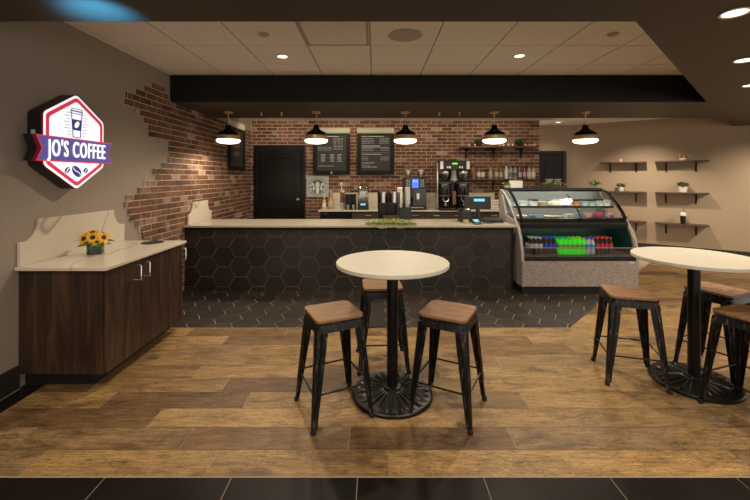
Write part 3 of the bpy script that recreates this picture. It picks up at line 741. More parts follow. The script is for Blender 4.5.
# ================================================================ STOOLS
def stool():
    t = thing('bar_stool', '', 'stool', (0, 0, 0), 0, 'backless black metal stools with wooden seats')
    s = .158
    # wood seat, a little dished
    o = rrect(.304, .304, .035, 5); mb = MB(); secs = []
    for k, (sc, z) in enumerate(((.97, .601), (1.0, .604), (1.0, .614), (.985, .619))): secs.append([(u*sc, v*sc, z) for u, v in o])
    mb.loft(secs[:])
    # dished top grid
    mb.f.pop(); mb.mi.pop()
    prev = [len(mb.v)-len(o)+i for i in range(len(o))]
    for sc, z in ((.75, .617), (.5, .614), (.25, .612)):
        cur = [mb.vt((u*sc, v*sc, z)) for u, v in o]
        for i in range(len(o)): mb.fc((prev[i], prev[(i+1) % len(o)], cur[(i+1) % len(o)], cur[i]))
        prev = cur
    mb.fc(prev); mb.build('seat', 'seatw', t)
    mb = MB()
    def sq(h, r, z): return [(u, v, z) for u, v in rrect(2*h, 2*h, r, 4)]
    mb.loft([sq(.148, .03, .601), sq(.151, .03, .594), sq(.145, .03, .588), sq(.149, .03, .570), sq(.157, .03, .545), sq(.153, .028, .543), sq(.145, .028, .570), sq(.14, .028, .596)])
    mb.build('seat_pan', 'worn', t)
    ft, tp = .196, .146
    for sx in (-1, 1):
        for sy in (-1, 1):
            mb = MB(); secs = []
            for z, wd in ((.575, .066), (.45, .060), (.25, .047), (.12, .036), (.022, .030)):
                p = tp+(ft-tp)*(1-z/.60); th = .006; c = .010
                out = [(p-wd, p), (p-c, p), (p-c*.3, p-c*.3), (p, p-c), (p, p-wd), (p-th, p-wd), (p-th, p-c-.004), (p-c-.004, p-th), (p-wd, p-th)]
                secs.append([(sx*a, sy*b, z) for a, b in out])
            mb.loft(secs)
            for z0 in ((.56, .14),):   # raised rib along the outside
                za, zb = z0; pa = tp+(ft-tp)*(1-za/.6); pb = tp+(ft-tp)*(1-zb/.6)
                mb.tube([(sx*(pa-.030), sy*(pa+.001), za), (sx*(pb-.018), sy*(pb+.001), zb)], .005, 6, .003)
                mb.tube([(sx*(pa+.001), sy*(pa-.030), za), (sx*(pb+.001), sy*(pb-.018), zb)], .005, 6, .003)
            lg = mb.build('leg', 'worn', t)
            mb = MB(); q = ft-.011; mb.lathe([(0, 0), (.015, 0), (.017, .006), (.016, .024), (0, .025)], (sx*q, sy*q, 0), 12); mb.build('rubber_foot', 'rubber', lg)
    z = .205; p = tp+(ft-tp)*(1-z/.60)-.006; e = p-.008
    for a, b in (((-e, -p, z), (e, -p, z)), ((-e, p, z), (e, p, z)), ((-p, -e, z-.004), (-p, e, z-.004)), ((p, -e, z-.004), (p, e, z-.004))):
        mb = MB(); mb.tube([a, b], .0055, 8); mb.build('stretcher', 'worn', t)
    return t
stl = [(-.264, 2.398, R(26), 'black metal stool with warm wooden seat at front left of the middle table'),
       (.464, 2.407, R(-28), 'black metal stool with warm wooden seat at front right of the middle table'),
       (.055, 3.0, R(4), 'black metal stool half hidden behind the column of the middle table'),
       (1.86, 2.79, R(-16.5), 'black metal stool with wooden seat standing left of the right-hand table'),
       (2.58, 2.87, R(25), 'black metal stool behind the column of the right-hand table'),
       (2.335, 2.335, R(18), 'nearest black metal stool at right edge, cut off by the picture frame')]
st = stool(); st.location = (stl[0][0], stl[0][1], .002); st.rotation_euler.z = stl[0][2]; st['label'] = stl[0][3]
for x, y, a, lb in stl[1:]: dup(st, (x, y, .002), a, lb)

# ================================================================ DISPLAY CASE
cxm, cy0 = 2.54, 4.70
t = thing('display_case', 'refrigerated curved glass display case at the right end of service counter', 'display case', (cxm, cy0, 0))
hw = .72
prof = [(0, .10), (0, .42), (.02, .56), (.06, .69), (.12, .785), (.20, .88), (.30, .98), (.42, 1.08), (.55, 1.18), (.66, 1.245), (.78, 1.285)]
def side(y, z): return (y, z)
for sx in (-1, 1):
    low = [p for p in prof if p[1] <= .89]
    pts = low+[(.60, .93), (.78, 1.28), (.86, 1.28), (.86, .10)]
    # curved speckled cheek panel
    mb = MB(); mb.prism(pts, sx*hw-(.03 if sx > 0 else 0), sx*hw+(.03 if sx < 0 else 0), YZ); mb.build('side_panel', 'granite', t, smooth=False, bevel=.002)
    # glass end of the upper deck
    up = [(.17, .925), (.23, 1.01), (.32, 1.09), (.42, 1.165), (.53, 1.235), (.60, 1.265), (.72, 1.265), (.60, .935)]
    xx = sx*(hw-.014); mb = MB(); mb.prism(up, xx-.002, xx+.002, YZ); mb.build('end_glass', 'glass', t, smooth=False)
    # light steel edge following the curve
    mb = MB(); off = []
    for (a, b) in zip(prof[1:], prof[2:]):
        mb.prism([(a[0]-.008, a[1]), (b[0]-.008, b[1]), (b[0]+.004, b[1]), (a[0]+.004, a[1])], sx*hw-.008, sx*hw+.008, YZ)
    mb.build('edge_strip', 'plate', t, smooth=False)
    mb = MB()
    arc = [(.145, .925), (.215, 1.013), (.305, 1.094), (.405, 1.17), (.515, 1.24), (.58, 1.268), (.62, 1.28)]
    for a, b in zip(arc, arc[1:]):
        mb.prism([(a[0], a[1]), (b[0], b[1]), (b[0]+.03, b[1]-.01), (a[0]+.03, a[1]-.01)], sx*(hw-.055)-.014, sx*(hw-.055)+.014, YZ)
    mb.build('arched_glass_frame', 'blackg', t)
iw = hw-.031
mb = MB(); mb.box(-iw-.03, -.004, .105, iw+.03, .02, .42); mb.build('front_panel', 'granite', t, smooth=False, bevel=.002)
mb = MB(); mb.box(hw-.11, -.006, .395, hw-.05, -.004, .405); mb.build('maker_plate', 'white', t, smooth=False)
mb = MB(); mb.box(-hw+.01, .03, 0, hw-.01, .80, .10); mb.build('base_plinth', 'kick', t, smooth=False)
mb = MB(); mb.box(-iw, -.006, .42, iw, .06, .468); mb.build('bumper', 'blackg', t, smooth=False, bevel=.006)
mb = MB(); mb.box(-iw, .06, .42, iw, .62, .480); mb.build('lower_deck', 'greyp', t, smooth=False)
mb = MB(); mb.box(-iw, .60, .48, iw, .62, .87); mb.build('back_panel', 'dgreen', t, smooth=False)
for sx in (-1, 1):
    mb = MB(); mb.prism([(.05, .48), (.6, .48), (.6, .87), (.22, .87), (.1, .7)], sx*iw-.002, sx*iw+.002, YZ); mb.build('inner_lining', 'dgreen', t, smooth=False)
mb = MB(); mb.box(-iw, .03, .468, iw, .036, .575); mb.build('low_glass_guard', 'glass', t, smooth=False)
mb = MB(); mb.box(-iw, .026, .575, iw, .040, .581); mb.build('guard_rail', 'steel', t, smooth=False)
mb = MB(); mb.prism([(.15, .80), (.145, .86), (.20, .925), (.26, .93), (.28, .87), (.24, .81)], -iw-.0, iw+.0, YZ); mb.build('middle_bumper', 'blackg', t, bevel=.004)
mb = MB(); mb.box(-iw+.02, .142, .868, iw-.02, .150, .874); mb.build('bumper_trim', 'greyp', t, smooth=False)
mb = MB(); mb.box(-iw, .28, .87, iw, .85, .90); mb.build('upper_deck', 'greyp', t, smooth=False)
mb = MB(); mb.box(-iw+.01, .43, 1.060, iw-.01, .80, 1.068); mb.build('glass_shelf', 'glass', t, smooth=False)
mb = MB(); mb.box(-iw+.01, .420, 1.040, iw-.01, .432, 1.072); mb.build('shelf_edge', 'blackg', t, smooth=False)
mb = MB()
gp = [(y+.006, z) for y, z in prof if z > .87][1:]
gp = [(.15, .925), (.22, 1.01), (.31, 1.09), (.41, 1.165), (.52, 1.235), (.58, 1.262), (.61, 1.272)]
for (a, b) in zip(gp, gp[1:]): mb.poly([(-iw+.03, a[0], a[1]), (iw-.03, a[0], a[1]), (iw-.03, b[0], b[1]), (-iw+.03, b[0], b[1])])
mb.build('curved_front_glass', 'glass', t)
mb = MB()
for x in (.10,):
    for (a, b) in zip(gp[:5], gp[1:5]): mb.prism([(a[0]+.004, a[1]-.004), (b[0]+.004, b[1]-.004), (b[0]+.012, b[1]-.010), (a[0]+.012, a[1]-.010)], x-.006, x+.006, YZ)
mb.build('glass_joint', 'blackg', t)
mb = MB(); mb.box(-iw, .605, 1.258, iw, .620, 1.276); mb.box(-hw+.02, .605, 1.276, hw-.08, .86, 1.305); mb.build('top_cap', 'blackg', t, smooth=False, bevel=.008)
mb = MB(); mb.box(-iw, .84, .9, iw, .85, 1.28); mb.build('rear_panel', 'plate', t, smooth=False)
mb = MB(); mb.box(-iw+.05, .64, 1.260, iw-.05, .68, 1.275); mb.build('light_tube', 'led', t, smooth=False)
mb = MB(); mb.box(-iw+.06, .30, .856, iw-.06, .32, .868); mb.build('light_tube', 'led', t, smooth=False)
mb = MB(); mb.box(-iw+.03, .45, 1.046, iw-.03, .462, 1.053); mb.build('light_tube', 'led', t, smooth=False)
mb = MB(); mb.box(-.17, -.002+.03, .30, -.0, .03, .30); 
# bottles
def bottle(cap, liquid, lab):
    t = thing('drink_bottle', '', 'bottle', (0, 0, 0))
    mb = MB(); mb.lathe([(0, 0), (.026, 0), (.0295, .006), (.0295, .05), (.028, .085), (.0295, .12), (.029, .14), (.02, .168), (.0125, .182), (.0125, .192), (0, .192)], n=16); mb.build('body', liquid, t)
    mb = MB(); mb.lathe([(0, .191), (.0145, .191), (.0145, .209), (.013, .211), (0, .211)], n=14); mb.build('cap', cap, t)
    mb = MB(); mb.lathe([(.0302, .075), (.0306, .078), (.0306, .128), (.0302, .131)], n=16); mb.build('label_band', lab, t)
    return t
groups = [('grey capped dark soda', 'capg', 'drinkb', 'labw', 1.965, 3, .085, 3), ('blue capped dark soda', 'capb', 'drinkb', 'labb', 2.145, 3, .085, 3),
          ('teal capped neon green drink', 'capt', 'drinkg', 'labgr', 2.318, 3, .05, 3), ('lime capped neon green drink', 'capl', 'drinkg', 'labgr', 2.49, 3, .05, 3),
          ('blue capped clear water', 'capb', 'drinkw', 'labc', 2.665, 2, .05, 2), ('red capped dark soda', 'capr', 'drinkb', 'labr', 2.80, 4, .085, 3)]
ordn = ['leftmost', 'second from left', 'third from left', 'fourth from left']
rown = ['front row', 'middle row', 'back row']
for nm, cap, liq, lab, x0, n, dy, rows in groups:
    b0 = None
    for r in range(rows):
        for i in range(n):
            pos = (x0+.031+i*.0573, cy0+.06+dy+r*.066+.0, .480)
            lb = '%s bottle in display case, %s, %s' % (nm, ordn[i], rown[r] if rows > 2 else ('front row', 'back row')[r])
            gname = 'drink bottles on the lower deck of the display case'
            if b0 is None: b0 = bottle(cap, liq, lab); b0.location = pos; b0['label'] = lb; b0['group'] = gname; b0.scale = (.93, .93, 1)
            else: dup(b0, pos, 0, lb, gname, b0.scale)
# packed food
def pack(x, y, z, w_, d_, h_, lid, body, label, card=False, rz=0):
    t = thing('food_pack', label, 'food package', (x, cy0+y, z), rz, 'food packs in the upper display case')
    mb = MB(); mb.loft([[(u*k*w_, v*k*d_, zz) for u, v in rrect(1, 1, .12, 3)] for k, zz in ((.86, 0), (1, h_*.75))]); mb.build('tray', body, t)
    mb = MB(); mb.loft([[(u*k*w_, v*k*d_, zz) for u, v in rrect(1, 1, .12, 3)] for k, zz in ((1.03, h_*.75), (1.03, h_*.82), (.9, h_))]); mb.build('lid', lid, t)
    return t
def cardf(x, y, z, w_, h_, c1, c2, label):
    t = thing('snack_bag', label, 'snack bag', (x, cy0+y, z), 0, 'printed bags on the upper deck')
    mb = MB(); mb.loft([[(-w_/2, -.004, 0), (w_/2, -.004, 0), (w_/2, .004, 0), (-w_/2, .004, 0)], [(-w_/2, -.018, h_*.3), (w_/2, -.018, h_*.3), (w_/2, .018, h_*.3+.0), (-w_/2, .018, h_*.3)], [(-w_/2, -.016, h_*.7), (w_/2, -.016, h_*.7), (w_/2, .016, h_*.7), (-w_/2, .016, h_*.7)], [(-w_/2, -.003, h_), (w_/2, -.003, h_), (w_/2, .003, h_), (-w_/2, .003, h_)]])
    mb.build('bag', c1, t, smooth=False)
    mb = MB(); mb.prism(rrect(w_*.7, h_*.34, .008), .0175, .021, lambda u, v, w: (u, -w, v+h_*.5)); mb.build('printed_patch', c2, t, smooth=False)
TS = 1.0685; TD = .9005
ups = [(-.63, 'wrapb', 'wrapw', .10, .06, 'blue lidded pack at left end of the glass shelf'), (-.51, 'wrapg', 'wrapw', .11, .05, 'pale green lidded pack second on the glass shelf'),
       (-.36, 'blackpl', 'wrapw', .09, .07, 'black lidded tub left of the long white reflection'), (-.25, 'wrapg', 'pastry', .10, .045, 'green lidded pastry tray beside the long white reflection'),
       (.20, 'blackpl', 'orange', .09, .07, 'black lidded orange tub right of the long white reflection'), (.33, 'blackpl', 'wrapg', .08, .07, 'first of two adjacent black lidded tubs on glass shelf'),
       (.425, 'blackpl', 'wrapg', .08, .07, 'second of two adjacent black lidded tubs on glass shelf'), (.53, 'blackpl', 'wrapw', .09, .075, 'black lidded tub near right end of the glass shelf'), (.635, 'wrapg', 'wrapw', .08, .06, 'pale green lidded tub at right end of the glass shelf')]
for x, lid, body, w_, h_, lb in ups: pack(cxm+x, .53, TS, w_, .12, h_*1.25, lid, body, lb)
t = thing('lamp_reflection', 'long white shape for the lamp reflection on the case glass', 'reflection', (cxm-.04, cy0+.52, TS+.0))
mb = MB(); mb.loft([[(x, .045*k*cos(a), .032+.032*k*sin(a)) for a in [2*pi*i/12 for i in range(12)]] for x, k in ((-.13, .25), (-.11, .75), (-.05, 1), (.05, 1), (.11, .8), (.13, .3))]); mb.build('reflection_shape', 'wrapw', t)  # white body stands in for a pendant's reflection on the front glass
lows = [(-.58, 'wrapw', 'pastry', .11, .045, 'white lidded pastry tray at left of the upper deck'), (-.45, 'wrapb', 'pastry', .08, .05, 'blue lidded tray second on the upper deck'), (-.35, 'wrapb', 'wrapw', .08, .05, 'blue and white tray third on the upper deck'),
        (-.23, 'wrapw', 'pastry', .12, .04, 'wide white lidded pastry tray on the upper deck'), (-.09, 'wrapg', 'pastry', .11, .04, 'green lidded pastry tray left of the glass joint'), (.05, 'wrapg', 'wrapw', .11, .055, 'tall green lidded tray at the glass joint'), (.17, 'wrapb', 'wrapg', .08, .06, 'blue lidded tray right of the glass joint')]
for x, lid, body, w_, h_, lb in lows: pack(cxm+x, .37, TD, w_, .12, h_*1.2, lid, body, lb)
cardf(cxm+.29, .36, TD, .10, .085, 'wrapp', 'wrapw', 'pink and white printed bag on the upper deck')
cardf(cxm+.44, .36, TD, .10, .095, 'wrapr', 'wrapv', 'red and violet printed bag on the upper deck')
cardf(cxm+.60, .36, TD, .07, .085, 'wrapp', 'wrapv', 'small pink bag at right end of the upper deck')

# ---------------------------------------------------------------- small plants
def potted(loc, r, h, spread, label, potm='ceram', leafm='leafd', n=60, ll=.06, name='potted_plant', up=.6, sphere=None, group=None):
    t = thing(name, label, 'plant', loc, 0, group)
    mb = MB(); mb.lathe([(0, 0), (r*.8, 0), (r*.85, .004), (r, h), (r*.9, h), (r*.86, h*.85), (0, h*.85)], n=22); mb.build('pot', potm, t)
    mb = MB()
    for i in range(n):
        a = random.uniform(0, 2*pi); q = random.uniform(0, 1)**.6*spread*.6; zz = h+random.uniform(0, spread*up)
        mb.leaf((q*cos(a), q*sin(a), zz), (cos(a), sin(a), random.uniform(-.1, 1.1)), ll*random.uniform(.6, 1.2), ll*.45, .25)
    for i in range(8):
        a = random.uniform(0, 2*pi); mb.tube([(0, 0, h*.8), (spread*.4*cos(a), spread*.4*sin(a), h+spread*up)], .002, 5)
    mb.build('foliage', leafm, t, smooth=False)
    if sphere:
        mb = MB()
        for i in range(14):
            a = random.uniform(0, 2*pi); q = random.uniform(0, spread*.8); mb.ball((q*cos(a), q*sin(a), h+random.uniform(.2, .8)*spread*up+.01), ll*.33, 6)
        mb.build('blossoms', sphere, t)
    return t
CT = 1.306
potted((X_(507, 5.48), 5.48, CT), .035, .035, .06, 'small bright green plant in a white pot at left end of the display case', leafm='leaf', n=70, ll=.045)
t = thing('napkin_box', 'plain white box standing on the left top of the display case', 'box', (X_(516.5, 5.46), 5.46, CT))
mb = MB(); mb.box(-.075, -.06, 0, .075, .06, .10); mb.build('carton', 'white', t, smooth=False, bevel=.004)
mb = MB(); mb.box(-.077, -.062, .085, .077, .062, .102); mb.build('lid', 'ceram', t, smooth=False, bevel=.003)
t = thing('moss_trough', 'low trough of dark moss on top of the display case', 'planter', (X_(553, 5.45), 5.45, CT))
mb = MB(); mb.box(-.185, -.05, 0, .185, .05, .03); mb.build('trough', 'woodb', t, smooth=False)
mb = MB()
for i in range(420):
    a = random.uniform(0, 2*pi); mb.leaf((random.uniform(-.18, .18), random.uniform(-.05, .05), random.uniform(.028, .065)), (cos(a), sin(a), random.uniform(0, 1.2)), .028, .016)
tag(mb.build('moss', 'mossd', t, smooth=False), kind='stuff')
for px, lb in ((549.5, 'left'), (558, 'right')):
    t = thing('glass_tumbler', 'empty clear tumbler standing at the %s behind the moss trough' % lb, 'glass', (X_(px, 5.53), 5.53, CT), 0, 'tumblers on the display case')
    mb = MB(); mb.lathe([(0, 0), (.04, 0), (.047, .12), (.045, .12), (.038, .006), (0, .006)], n=20); mb.build('tumbler_wall', 'glass', t)
    mb = MB(); mb.lathe([(.0465, .116), (.049, .118), (.049, .123), (.0465, .123)], n=20); mb.build('rim', 'plate', t)
potted((X_(595, 5.48), 5.48, CT), .045, .035, .08, 'leafy green plant in low white bowl at right end of display case', leafm='leaf', n=60, ll=.07)

# ================================================================ SHELF WALL
SD = .20
def wpt(X, off): p = Vector((X, sl(X), 0))+WN*off; return p
sdir = Vector((1, -.74, 0)).normalized()
srot = math.atan2(-.74, 1)
cols = [(600, 647, 'left'), (656, 709.5, 'right')]
SHZ = (1.765, 1.175, .595)
def kx(px): k = (px-375.5)/380; return k
def wallX(px, off):      # X on the line parallel to the wall at distance off, seen at px
    k = kx(px); q = WN*off; # point (X, sl(X)) + q ; (X+q.x) = k (sl(X)+q.y)
    return (k*(11.39+q.y)-q.x)/(1+.74*k)
shelves = {}
proto = None
for ci, (pa, pb, cn) in enumerate(cols):
    xa, xb = wallX(pa, SD), wallX(pb, SD); xm = (xa+xb)/2; Ls = (Vector((xb, sl(xb), 0))-Vector((xa, sl(xa), 0))).length
    for si, z in enumerate(SHZ):
        lb = 'dark wooden wall shelf on black brackets, %s column, %s of three' % (cn, ('top', 'middle', 'bottom')[si])
        c = Vector((xm, sl(xm), z))
        if proto is None:
            t = thing('wall_shelf', lb, 'shelf', c, srot, 'dark wooden shelves on the tan wall')
            mb = MB(); mb.box(-Ls/2, -SD, -.028, Ls/2, -.001, 0); mb.build('board', 'shelfw', t, smooth=False, bevel=.003)
            for bx in (-Ls/2+.17, Ls/2-.17):
                mb = MB(); mb.box(bx-.012, -.012, -.21, bx+.012, -.001, -.0285); mb.box(bx-.012, -SD+.03, -.036, bx+.012, -.012, -.0285)
                mb.tube([(bx, -.012, -.15), (bx, -.05, -.10), (bx, -.10, -.06), (bx, -.13, -.036)], .008, 6); mb.tube([(bx, -.01, -.165), (bx, -.022, -.185), (bx, -.008, -.2)], .008, 6)
                mb.build('bracket', 'blackp', t)
            proto = t
        else: dup(proto, c, srot, lb)
def onshelf(px, row, off=.125):
    X = wallX(px, off); p = wpt(X, off); return (p.x, p.y, SHZ[row]+.001)
potted(onshelf(621, 0), .04, .05, .03, 'small pale pink cup of buds on the top left shelf', n=20, ll=.03, sphere='pink', potm='pink')
potted(onshelf(621.5, 1), .06, .085, .10, 'grey green plant in white pot on the middle left shelf', n=130, ll=.05)
potted(onshelf(625, 2), .04, .07, .05, 'pot of yellow flowers on the bottom left shelf', n=20, ll=.05, sphere='orange')
potted(onshelf(683.5, 0), .065, .045, .07, 'low bowl of orange flowers on the top right shelf', n=30, ll=.06, sphere='orange')
potted(onshelf(683.5, 1), .070, .11, .105, 'bushy grey green plant in white pot on the middle right shelf', n=170, ll=.052)
t = thing('coffee_tumbler', 'dark iced coffee tumbler with whipped top on the bottom right shelf', 'cup', onshelf(683.5, 2))
mb = MB(); mb.lathe([(0, 0), (.038, 0), (.045, .15), (0, .15)], n=20); mb.build('tumbler_body', 'blackg', t)
mb = MB(); mb.lathe([(.047, .148), (.05, .16), (.045, .19), (.03, .21), (0, .215)], n=20); mb.build('whipped_top', 'ceram', t)
mb = MB(); mb.tube([(.01, 0, .2), (.02, 0, .29)], .005); mb.build('straw', 'blackpl', t)

# ================================================================ BACK COUNTER
BZ = .864
BY = 6.85
t = thing('undercounter_fridge', 'low black undercounter fridge at left end of back counter', 'fridge', (X_(336.5, BY), BY, 0))
mb = MB(); mb.box(-.285, .01, .08, .285, .6, .835); mb.build('body', 'blackpl', t, smooth=False)
mb = MB(); mb.box(-.283, -.012, .09, .283, .009, .83); d = mb.build('door', 'blackg', t, smooth=False, bevel=.006)
mb = MB(); mb.box(-.22, -.014, .795, -.15, -.012, .803); mb.build('badge', 'steel', d, smooth=False)
mb = MB(); mb.box(-.27, .05, 0, .27, .58, .08); mb.build('plinth', 'kick', t, smooth=False)
def back_cab(x0, x1, nd, label):
    t = thing('back_cabinet', label, 'cabinet', ((x0+x1)/2, BY, 0)); w_ = (x1-x0)/2-.002
    mb = MB(); mb.box(-w_, .02, .08, w_, .6, .838); mb.build('body', 'drawer', t, smooth=False)
    mb = MB(); mb.box(-w_, .07, 0, w_, .6, .08); mb.build('plinth', 'kick', t, smooth=False)
    for k in range(nd):
        a = -w_+2*w_*k/nd+.003; b = -w_+2*w_*(k+1)/nd-.003
        mb = MB(); mb.box(a, 0, .69, b, .019, .832); dr = mb.build('drawer', 'drawer', t, smooth=False, bevel=.003)
        mb = MB(); m_ = (a+b)/2; mb.tube([(m_-.05, 0, .765), (m_-.045, -.025, .765), (m_+.045, -.025, .765), (m_+.05, 0, .765)], .006); mb.build('handle', 'steel', dr)
        mb = MB(); mb.box(a, 0, .09, b, .019, .684); mb.build('door', 'drawer', t, smooth=False, bevel=.003)
bx = [X_(352, BY)+.005, X_(385, BY), X_(426, BY), X_(469, BY), 2.3]
back_cab(bx[0], bx[1], 1, 'brown back cabinet next to the black undercounter fridge')
back_cab(bx[1]+.001, bx[2], 2, 'brown back cabinet under the espresso machine')
back_cab(bx[2]+.001, bx[3], 2, 'brown back cabinet with handles under the coffee brewer')
back_cab(bx[3]+.001, bx[4], 2, 'brown back cabinet behind the register')
mb = MB(); mb.box(X_(318.5, 6.8), 6.8, .8385, 2.35, YB-.013, BZ)
tag(mb.build('countertop', 'quartz', smooth=False, bevel=.003), 'cream stone countertop along the brick wall behind the service counter', 'countertop')
mb = MB(); mb.box(X_(333, 7.46), YB-.034, BZ+.0005, 2.35, YB-.014, Z_(193, 7.46))
tag(mb.build('backsplash', 'quartz', smooth=False, bevel=.003), 'cream stone backsplash strip low on the brick wall', 'backsplash')

def pump_bottle(px, y0, liq, lab, label, Y=7.05, w_=.036, h_=.2):
    t = thing('syrup_bottle', label, 'bottle', (X_(px, Y), Y, BZ+.0005), 0, 'pump bottles on the back counter')
    mb = MB(); mb.lathe([(0, 0), (w_, 0), (w_, h_*.62), (w_*.8, h_*.76), (w_*.35, h_*.86), (w_*.35, h_), (0, h_)], n=18); mb.build('body', liq, t)
    mb = MB(); mb.lathe([(w_*1.02, h_*.18), (w_*1.03, h_*.2), (w_*1.03, h_*.55), (w_*1.02, h_*.57)], n=18); mb.build('label_band', lab, t)
    mb = MB(); mb.lathe([(0, h_), (.014, h_), (.014, h_+.02), (.005, h_+.024), (.005, h_+.07), (.012, h_+.072), (.012, h_+.085), (0, h_+.085)], n=12); mb.tube([(0, 0, h_+.078), (-.035, -.01, h_+.078), (-.045, -.012, h_+.068)], .005, 6); mb.build('pump', 'ceram', t)
pump_bottle(324.8, 0, 'pale', 'ceram', 'white pump bottle at left end of the back counter')
pump_bottle(331.5, 0, 'syrup', 'pale', 'yellow pump bottle beside the white one on back counter', w_=.05, h_=.26)
t = thing('glass_canister', 'tall canister with gold lid and brown contents on back counter', 'canister', (X_(343, 7.1), 7.1, BZ+.0005))
mb = MB(); mb.lathe([(0, 0), (.042, 0), (.042, .12), (0, .12)], n=18); mb.build('glass_foot', 'pale', t)
mb = MB(); mb.lathe([(.04, .12), (.044, .125), (.044, .31), (.0, .31)], n=18); mb.build('contents', 'redb', t)
mb = MB(); mb.lathe([(.046, .31), (.048, .31), (.048, .345), (.03, .36), (0, .362)], n=18); mb.build('lid', 'brass', t)
mb = MB(); mb.tube([(-.015, 0, .36), (-.02, 0, .44)], .012, 8, .008); mb.ball((-.02, 0, .46), .028, 8, 1.4); mb.build('white_knob', 'ceram', t)
t = thing('cubby_organizer', 'black two by two cubby organizer on the back counter', 'organizer', (X_(351.3, 7.0), 7.0, BZ+.0005))
mb = MB(); w_ = .1
for x in (-w_, -.004, w_-.008): mb.box(x, -.08, 0, x+.008, .08, .28)
for z in (0, .136, .272): mb.box(-w_, -.08, z, w_, .08, z+.008)
mb.box(-w_, .072, 0, w_, .08, .28); mb.build('shelving', 'blackpl', t, smooth=False)
for k, (x, lb) in enumerate(((-.052, 'left'), (.048, 'right'))):
    tt = thing('storage_jar', 'small pale jar in the %s lower cubby of the black organizer' % lb, 'jar', (X_(351.3, 7.0)+x, 6.99, BZ+.0090), 0, 'jars in the black organizer')
    mb = MB(); mb.lathe([(0, 0), (.03, 0), (.033, .07), (.02, .085), (0, .085)], n=14); mb.build('jar', 'pale', tt)
    mb = MB(); mb.lathe([(.022, .085), (.024, .085), (.024, .1), (0, .1)], n=14); mb.build('lid', 'blackpl', tt)
t = thing('enclosed_blender', 'enclosed blender with smoky clear dome and small blue display', 'blender', (X_(363.7, 7.0), 7.0, BZ+.0005))
mb = MB(); mb.loft([[(u*k, v*k, z) for u, v in rrect(.2, .24, .03)] for k, z in ((1, 0), (1, .10), (.92, .15))]); mb.build('base', 'blackpl', t)
mb = MB(); mb.box(-.045, -.128, .085, .045, -.118, .115); mb.build('display', 'cdisp', t, smooth=False)
mb = MB(); mb.lathe([(.0, .15), (.055, .15), (.065, .30), (.068, .32), (0, .33)], n=20); mb.build('jug', 'plate', t)
mb = MB(); mb.loft([[(u*k, v*k, z) for u, v in rrect(.2, .22, .04)] for k, z in ((.95, .15), (1, .2), (1, .38), (.9, .43), (.6, .45))]); mb.build('dome', 'clearp', t)
mb = MB(); mb.ring(rrect(.205, .225, .04), rrect(.19, .21, .035), .24, .262, ZUP); mb.build('dome_band', 'plate', t)

# espresso machine
t = thing('espresso_machine', 'black automatic espresso machine with blue screen and two bean hoppers', 'coffee machine', (X_(415, 7.0), 7.0, BZ+.0005))
mb = MB(); mb.box(-.20, -.17, 0, .20, .20, .04); mb.box(-.20, 0, .04, .20, .20, .58); mb.box(-.20, -.15, .22, .20, 0, .58); mb.box(-.20, -.15, .04, -.16, 0, .22); mb.box(.16, -.15, .04, .20, 0, .22)
mb.build('housing', 'blackpl', t, smooth=False, bevel=.008)
mb = MB(); mb.box(-.06, -.157, .40, .055, -.151, .56); mb.build('screen', 'bdisp', t, smooth=False)
mb = MB(); mb.box(-.045, -.1585, .50, .04, -.1571, .535); mb.build('screen_text_bar', 'white', t, smooth=False)
mb = MB(); mb.box(-.04, -.156, .08, .19, -.151, .38); mb.build('front_plate', 'greyp', t, smooth=False, bevel=.003)
mb = MB(); mb.box(.02, -.19, .2, .07, -.15, .3); mb.tube([(.03, -.175, .2), (.03, -.175, .15)], .008); mb.tube([(.06, -.175, .2), (.06, -.175, .15)], .008); mb.build('spout', 'steel', t)
mb = MB(); mb.box(-.15, -.19, .04, .15, -.02, .055); mb.build('drip_tray', 'steel', t, smooth=False)
mb = MB()
for k in range(5):
    for x in (-.15, -.11, .10, .14): mb.box(x-.012, -.156, .42+k*.028, x+.012, -.151, .435+k*.028)
mb.build('buttons', 'plate', t, smooth=False)
for x in (-.125, .115):
    mb = MB(); mb.lathe([(.045, .58), (.05, .59), (.055, .69), (0, .70)], (x, 0, 0), 18); hp = mb.build('bean_hopper', 'steel', t)
    mb = MB(); mb.lathe([(.058, .69), (.06, .71), (.05, .725), (0, .73)], (x, 0, 0), 18); mb.build('lid', 'plate', hp)
# brewer
t = thing('coffee_brewer', 'large twin coffee brewer with steel top and black thermal servers', 'coffee machine', (X_(453.5, 6.95), 6.95, BZ+.0005))
mb = MB(); mb.box(-.275, .10, 0, .275, .22, .88); mb.box(-.28, -.17, 0, .28, .22, .03); mb.build('housing', 'blackpl', t, smooth=False, bevel=.005)
mb = MB(); mb.box(-.27, -.16, .72, .27, .10, .89); mb.build('brew_head', 'blackpl', t, smooth=False, bevel=.008)
for x in (-.235, .235):
    mb = MB(); mb.box(x-.028, -.170, .735, x+.028, -.159, .88); mb.build('steel_strip', 'steel', t, smooth=False, bevel=.003)
mb = MB(); mb.box(-.20, -.168, .735, .20, -.159, .875); mb.build('control_panel', 'blackpl', t, smooth=False, bevel=.003)
mb = MB(); mb.box(-.045, -.172, .82, .045, -.168, .85); mb.build('display', 'gdisp', t, smooth=False)
mb = MB()
for x in (-.13, -.09, .09, .13): mb.box(x-.012, -.173, .755, x+.012, -.168, .785)
mb.build('buttons', 'steel', t, smooth=False)
mb = MB(); mb.box(-.295, -.02, .03, -.276, .2, .86); mb.build('side_rail', 'steel', t, smooth=False)
for x in (-.165, .165):
    mb = MB(); mb.lathe([(.085, .72), (.095, .70), (.09, .64), (.05, .575), (.02, .565), (0, .565)], (x, -.04, 0), 20); mb.build('brew_funnel', 'steel', t)
mb = MB(); mb.lathe([(.05, .72), (.05, .62), (.07, .54), (.03, .5), (0, .5)], (0, -.06, 0), 16); mb.build('hot_water_spout', 'plate', t)
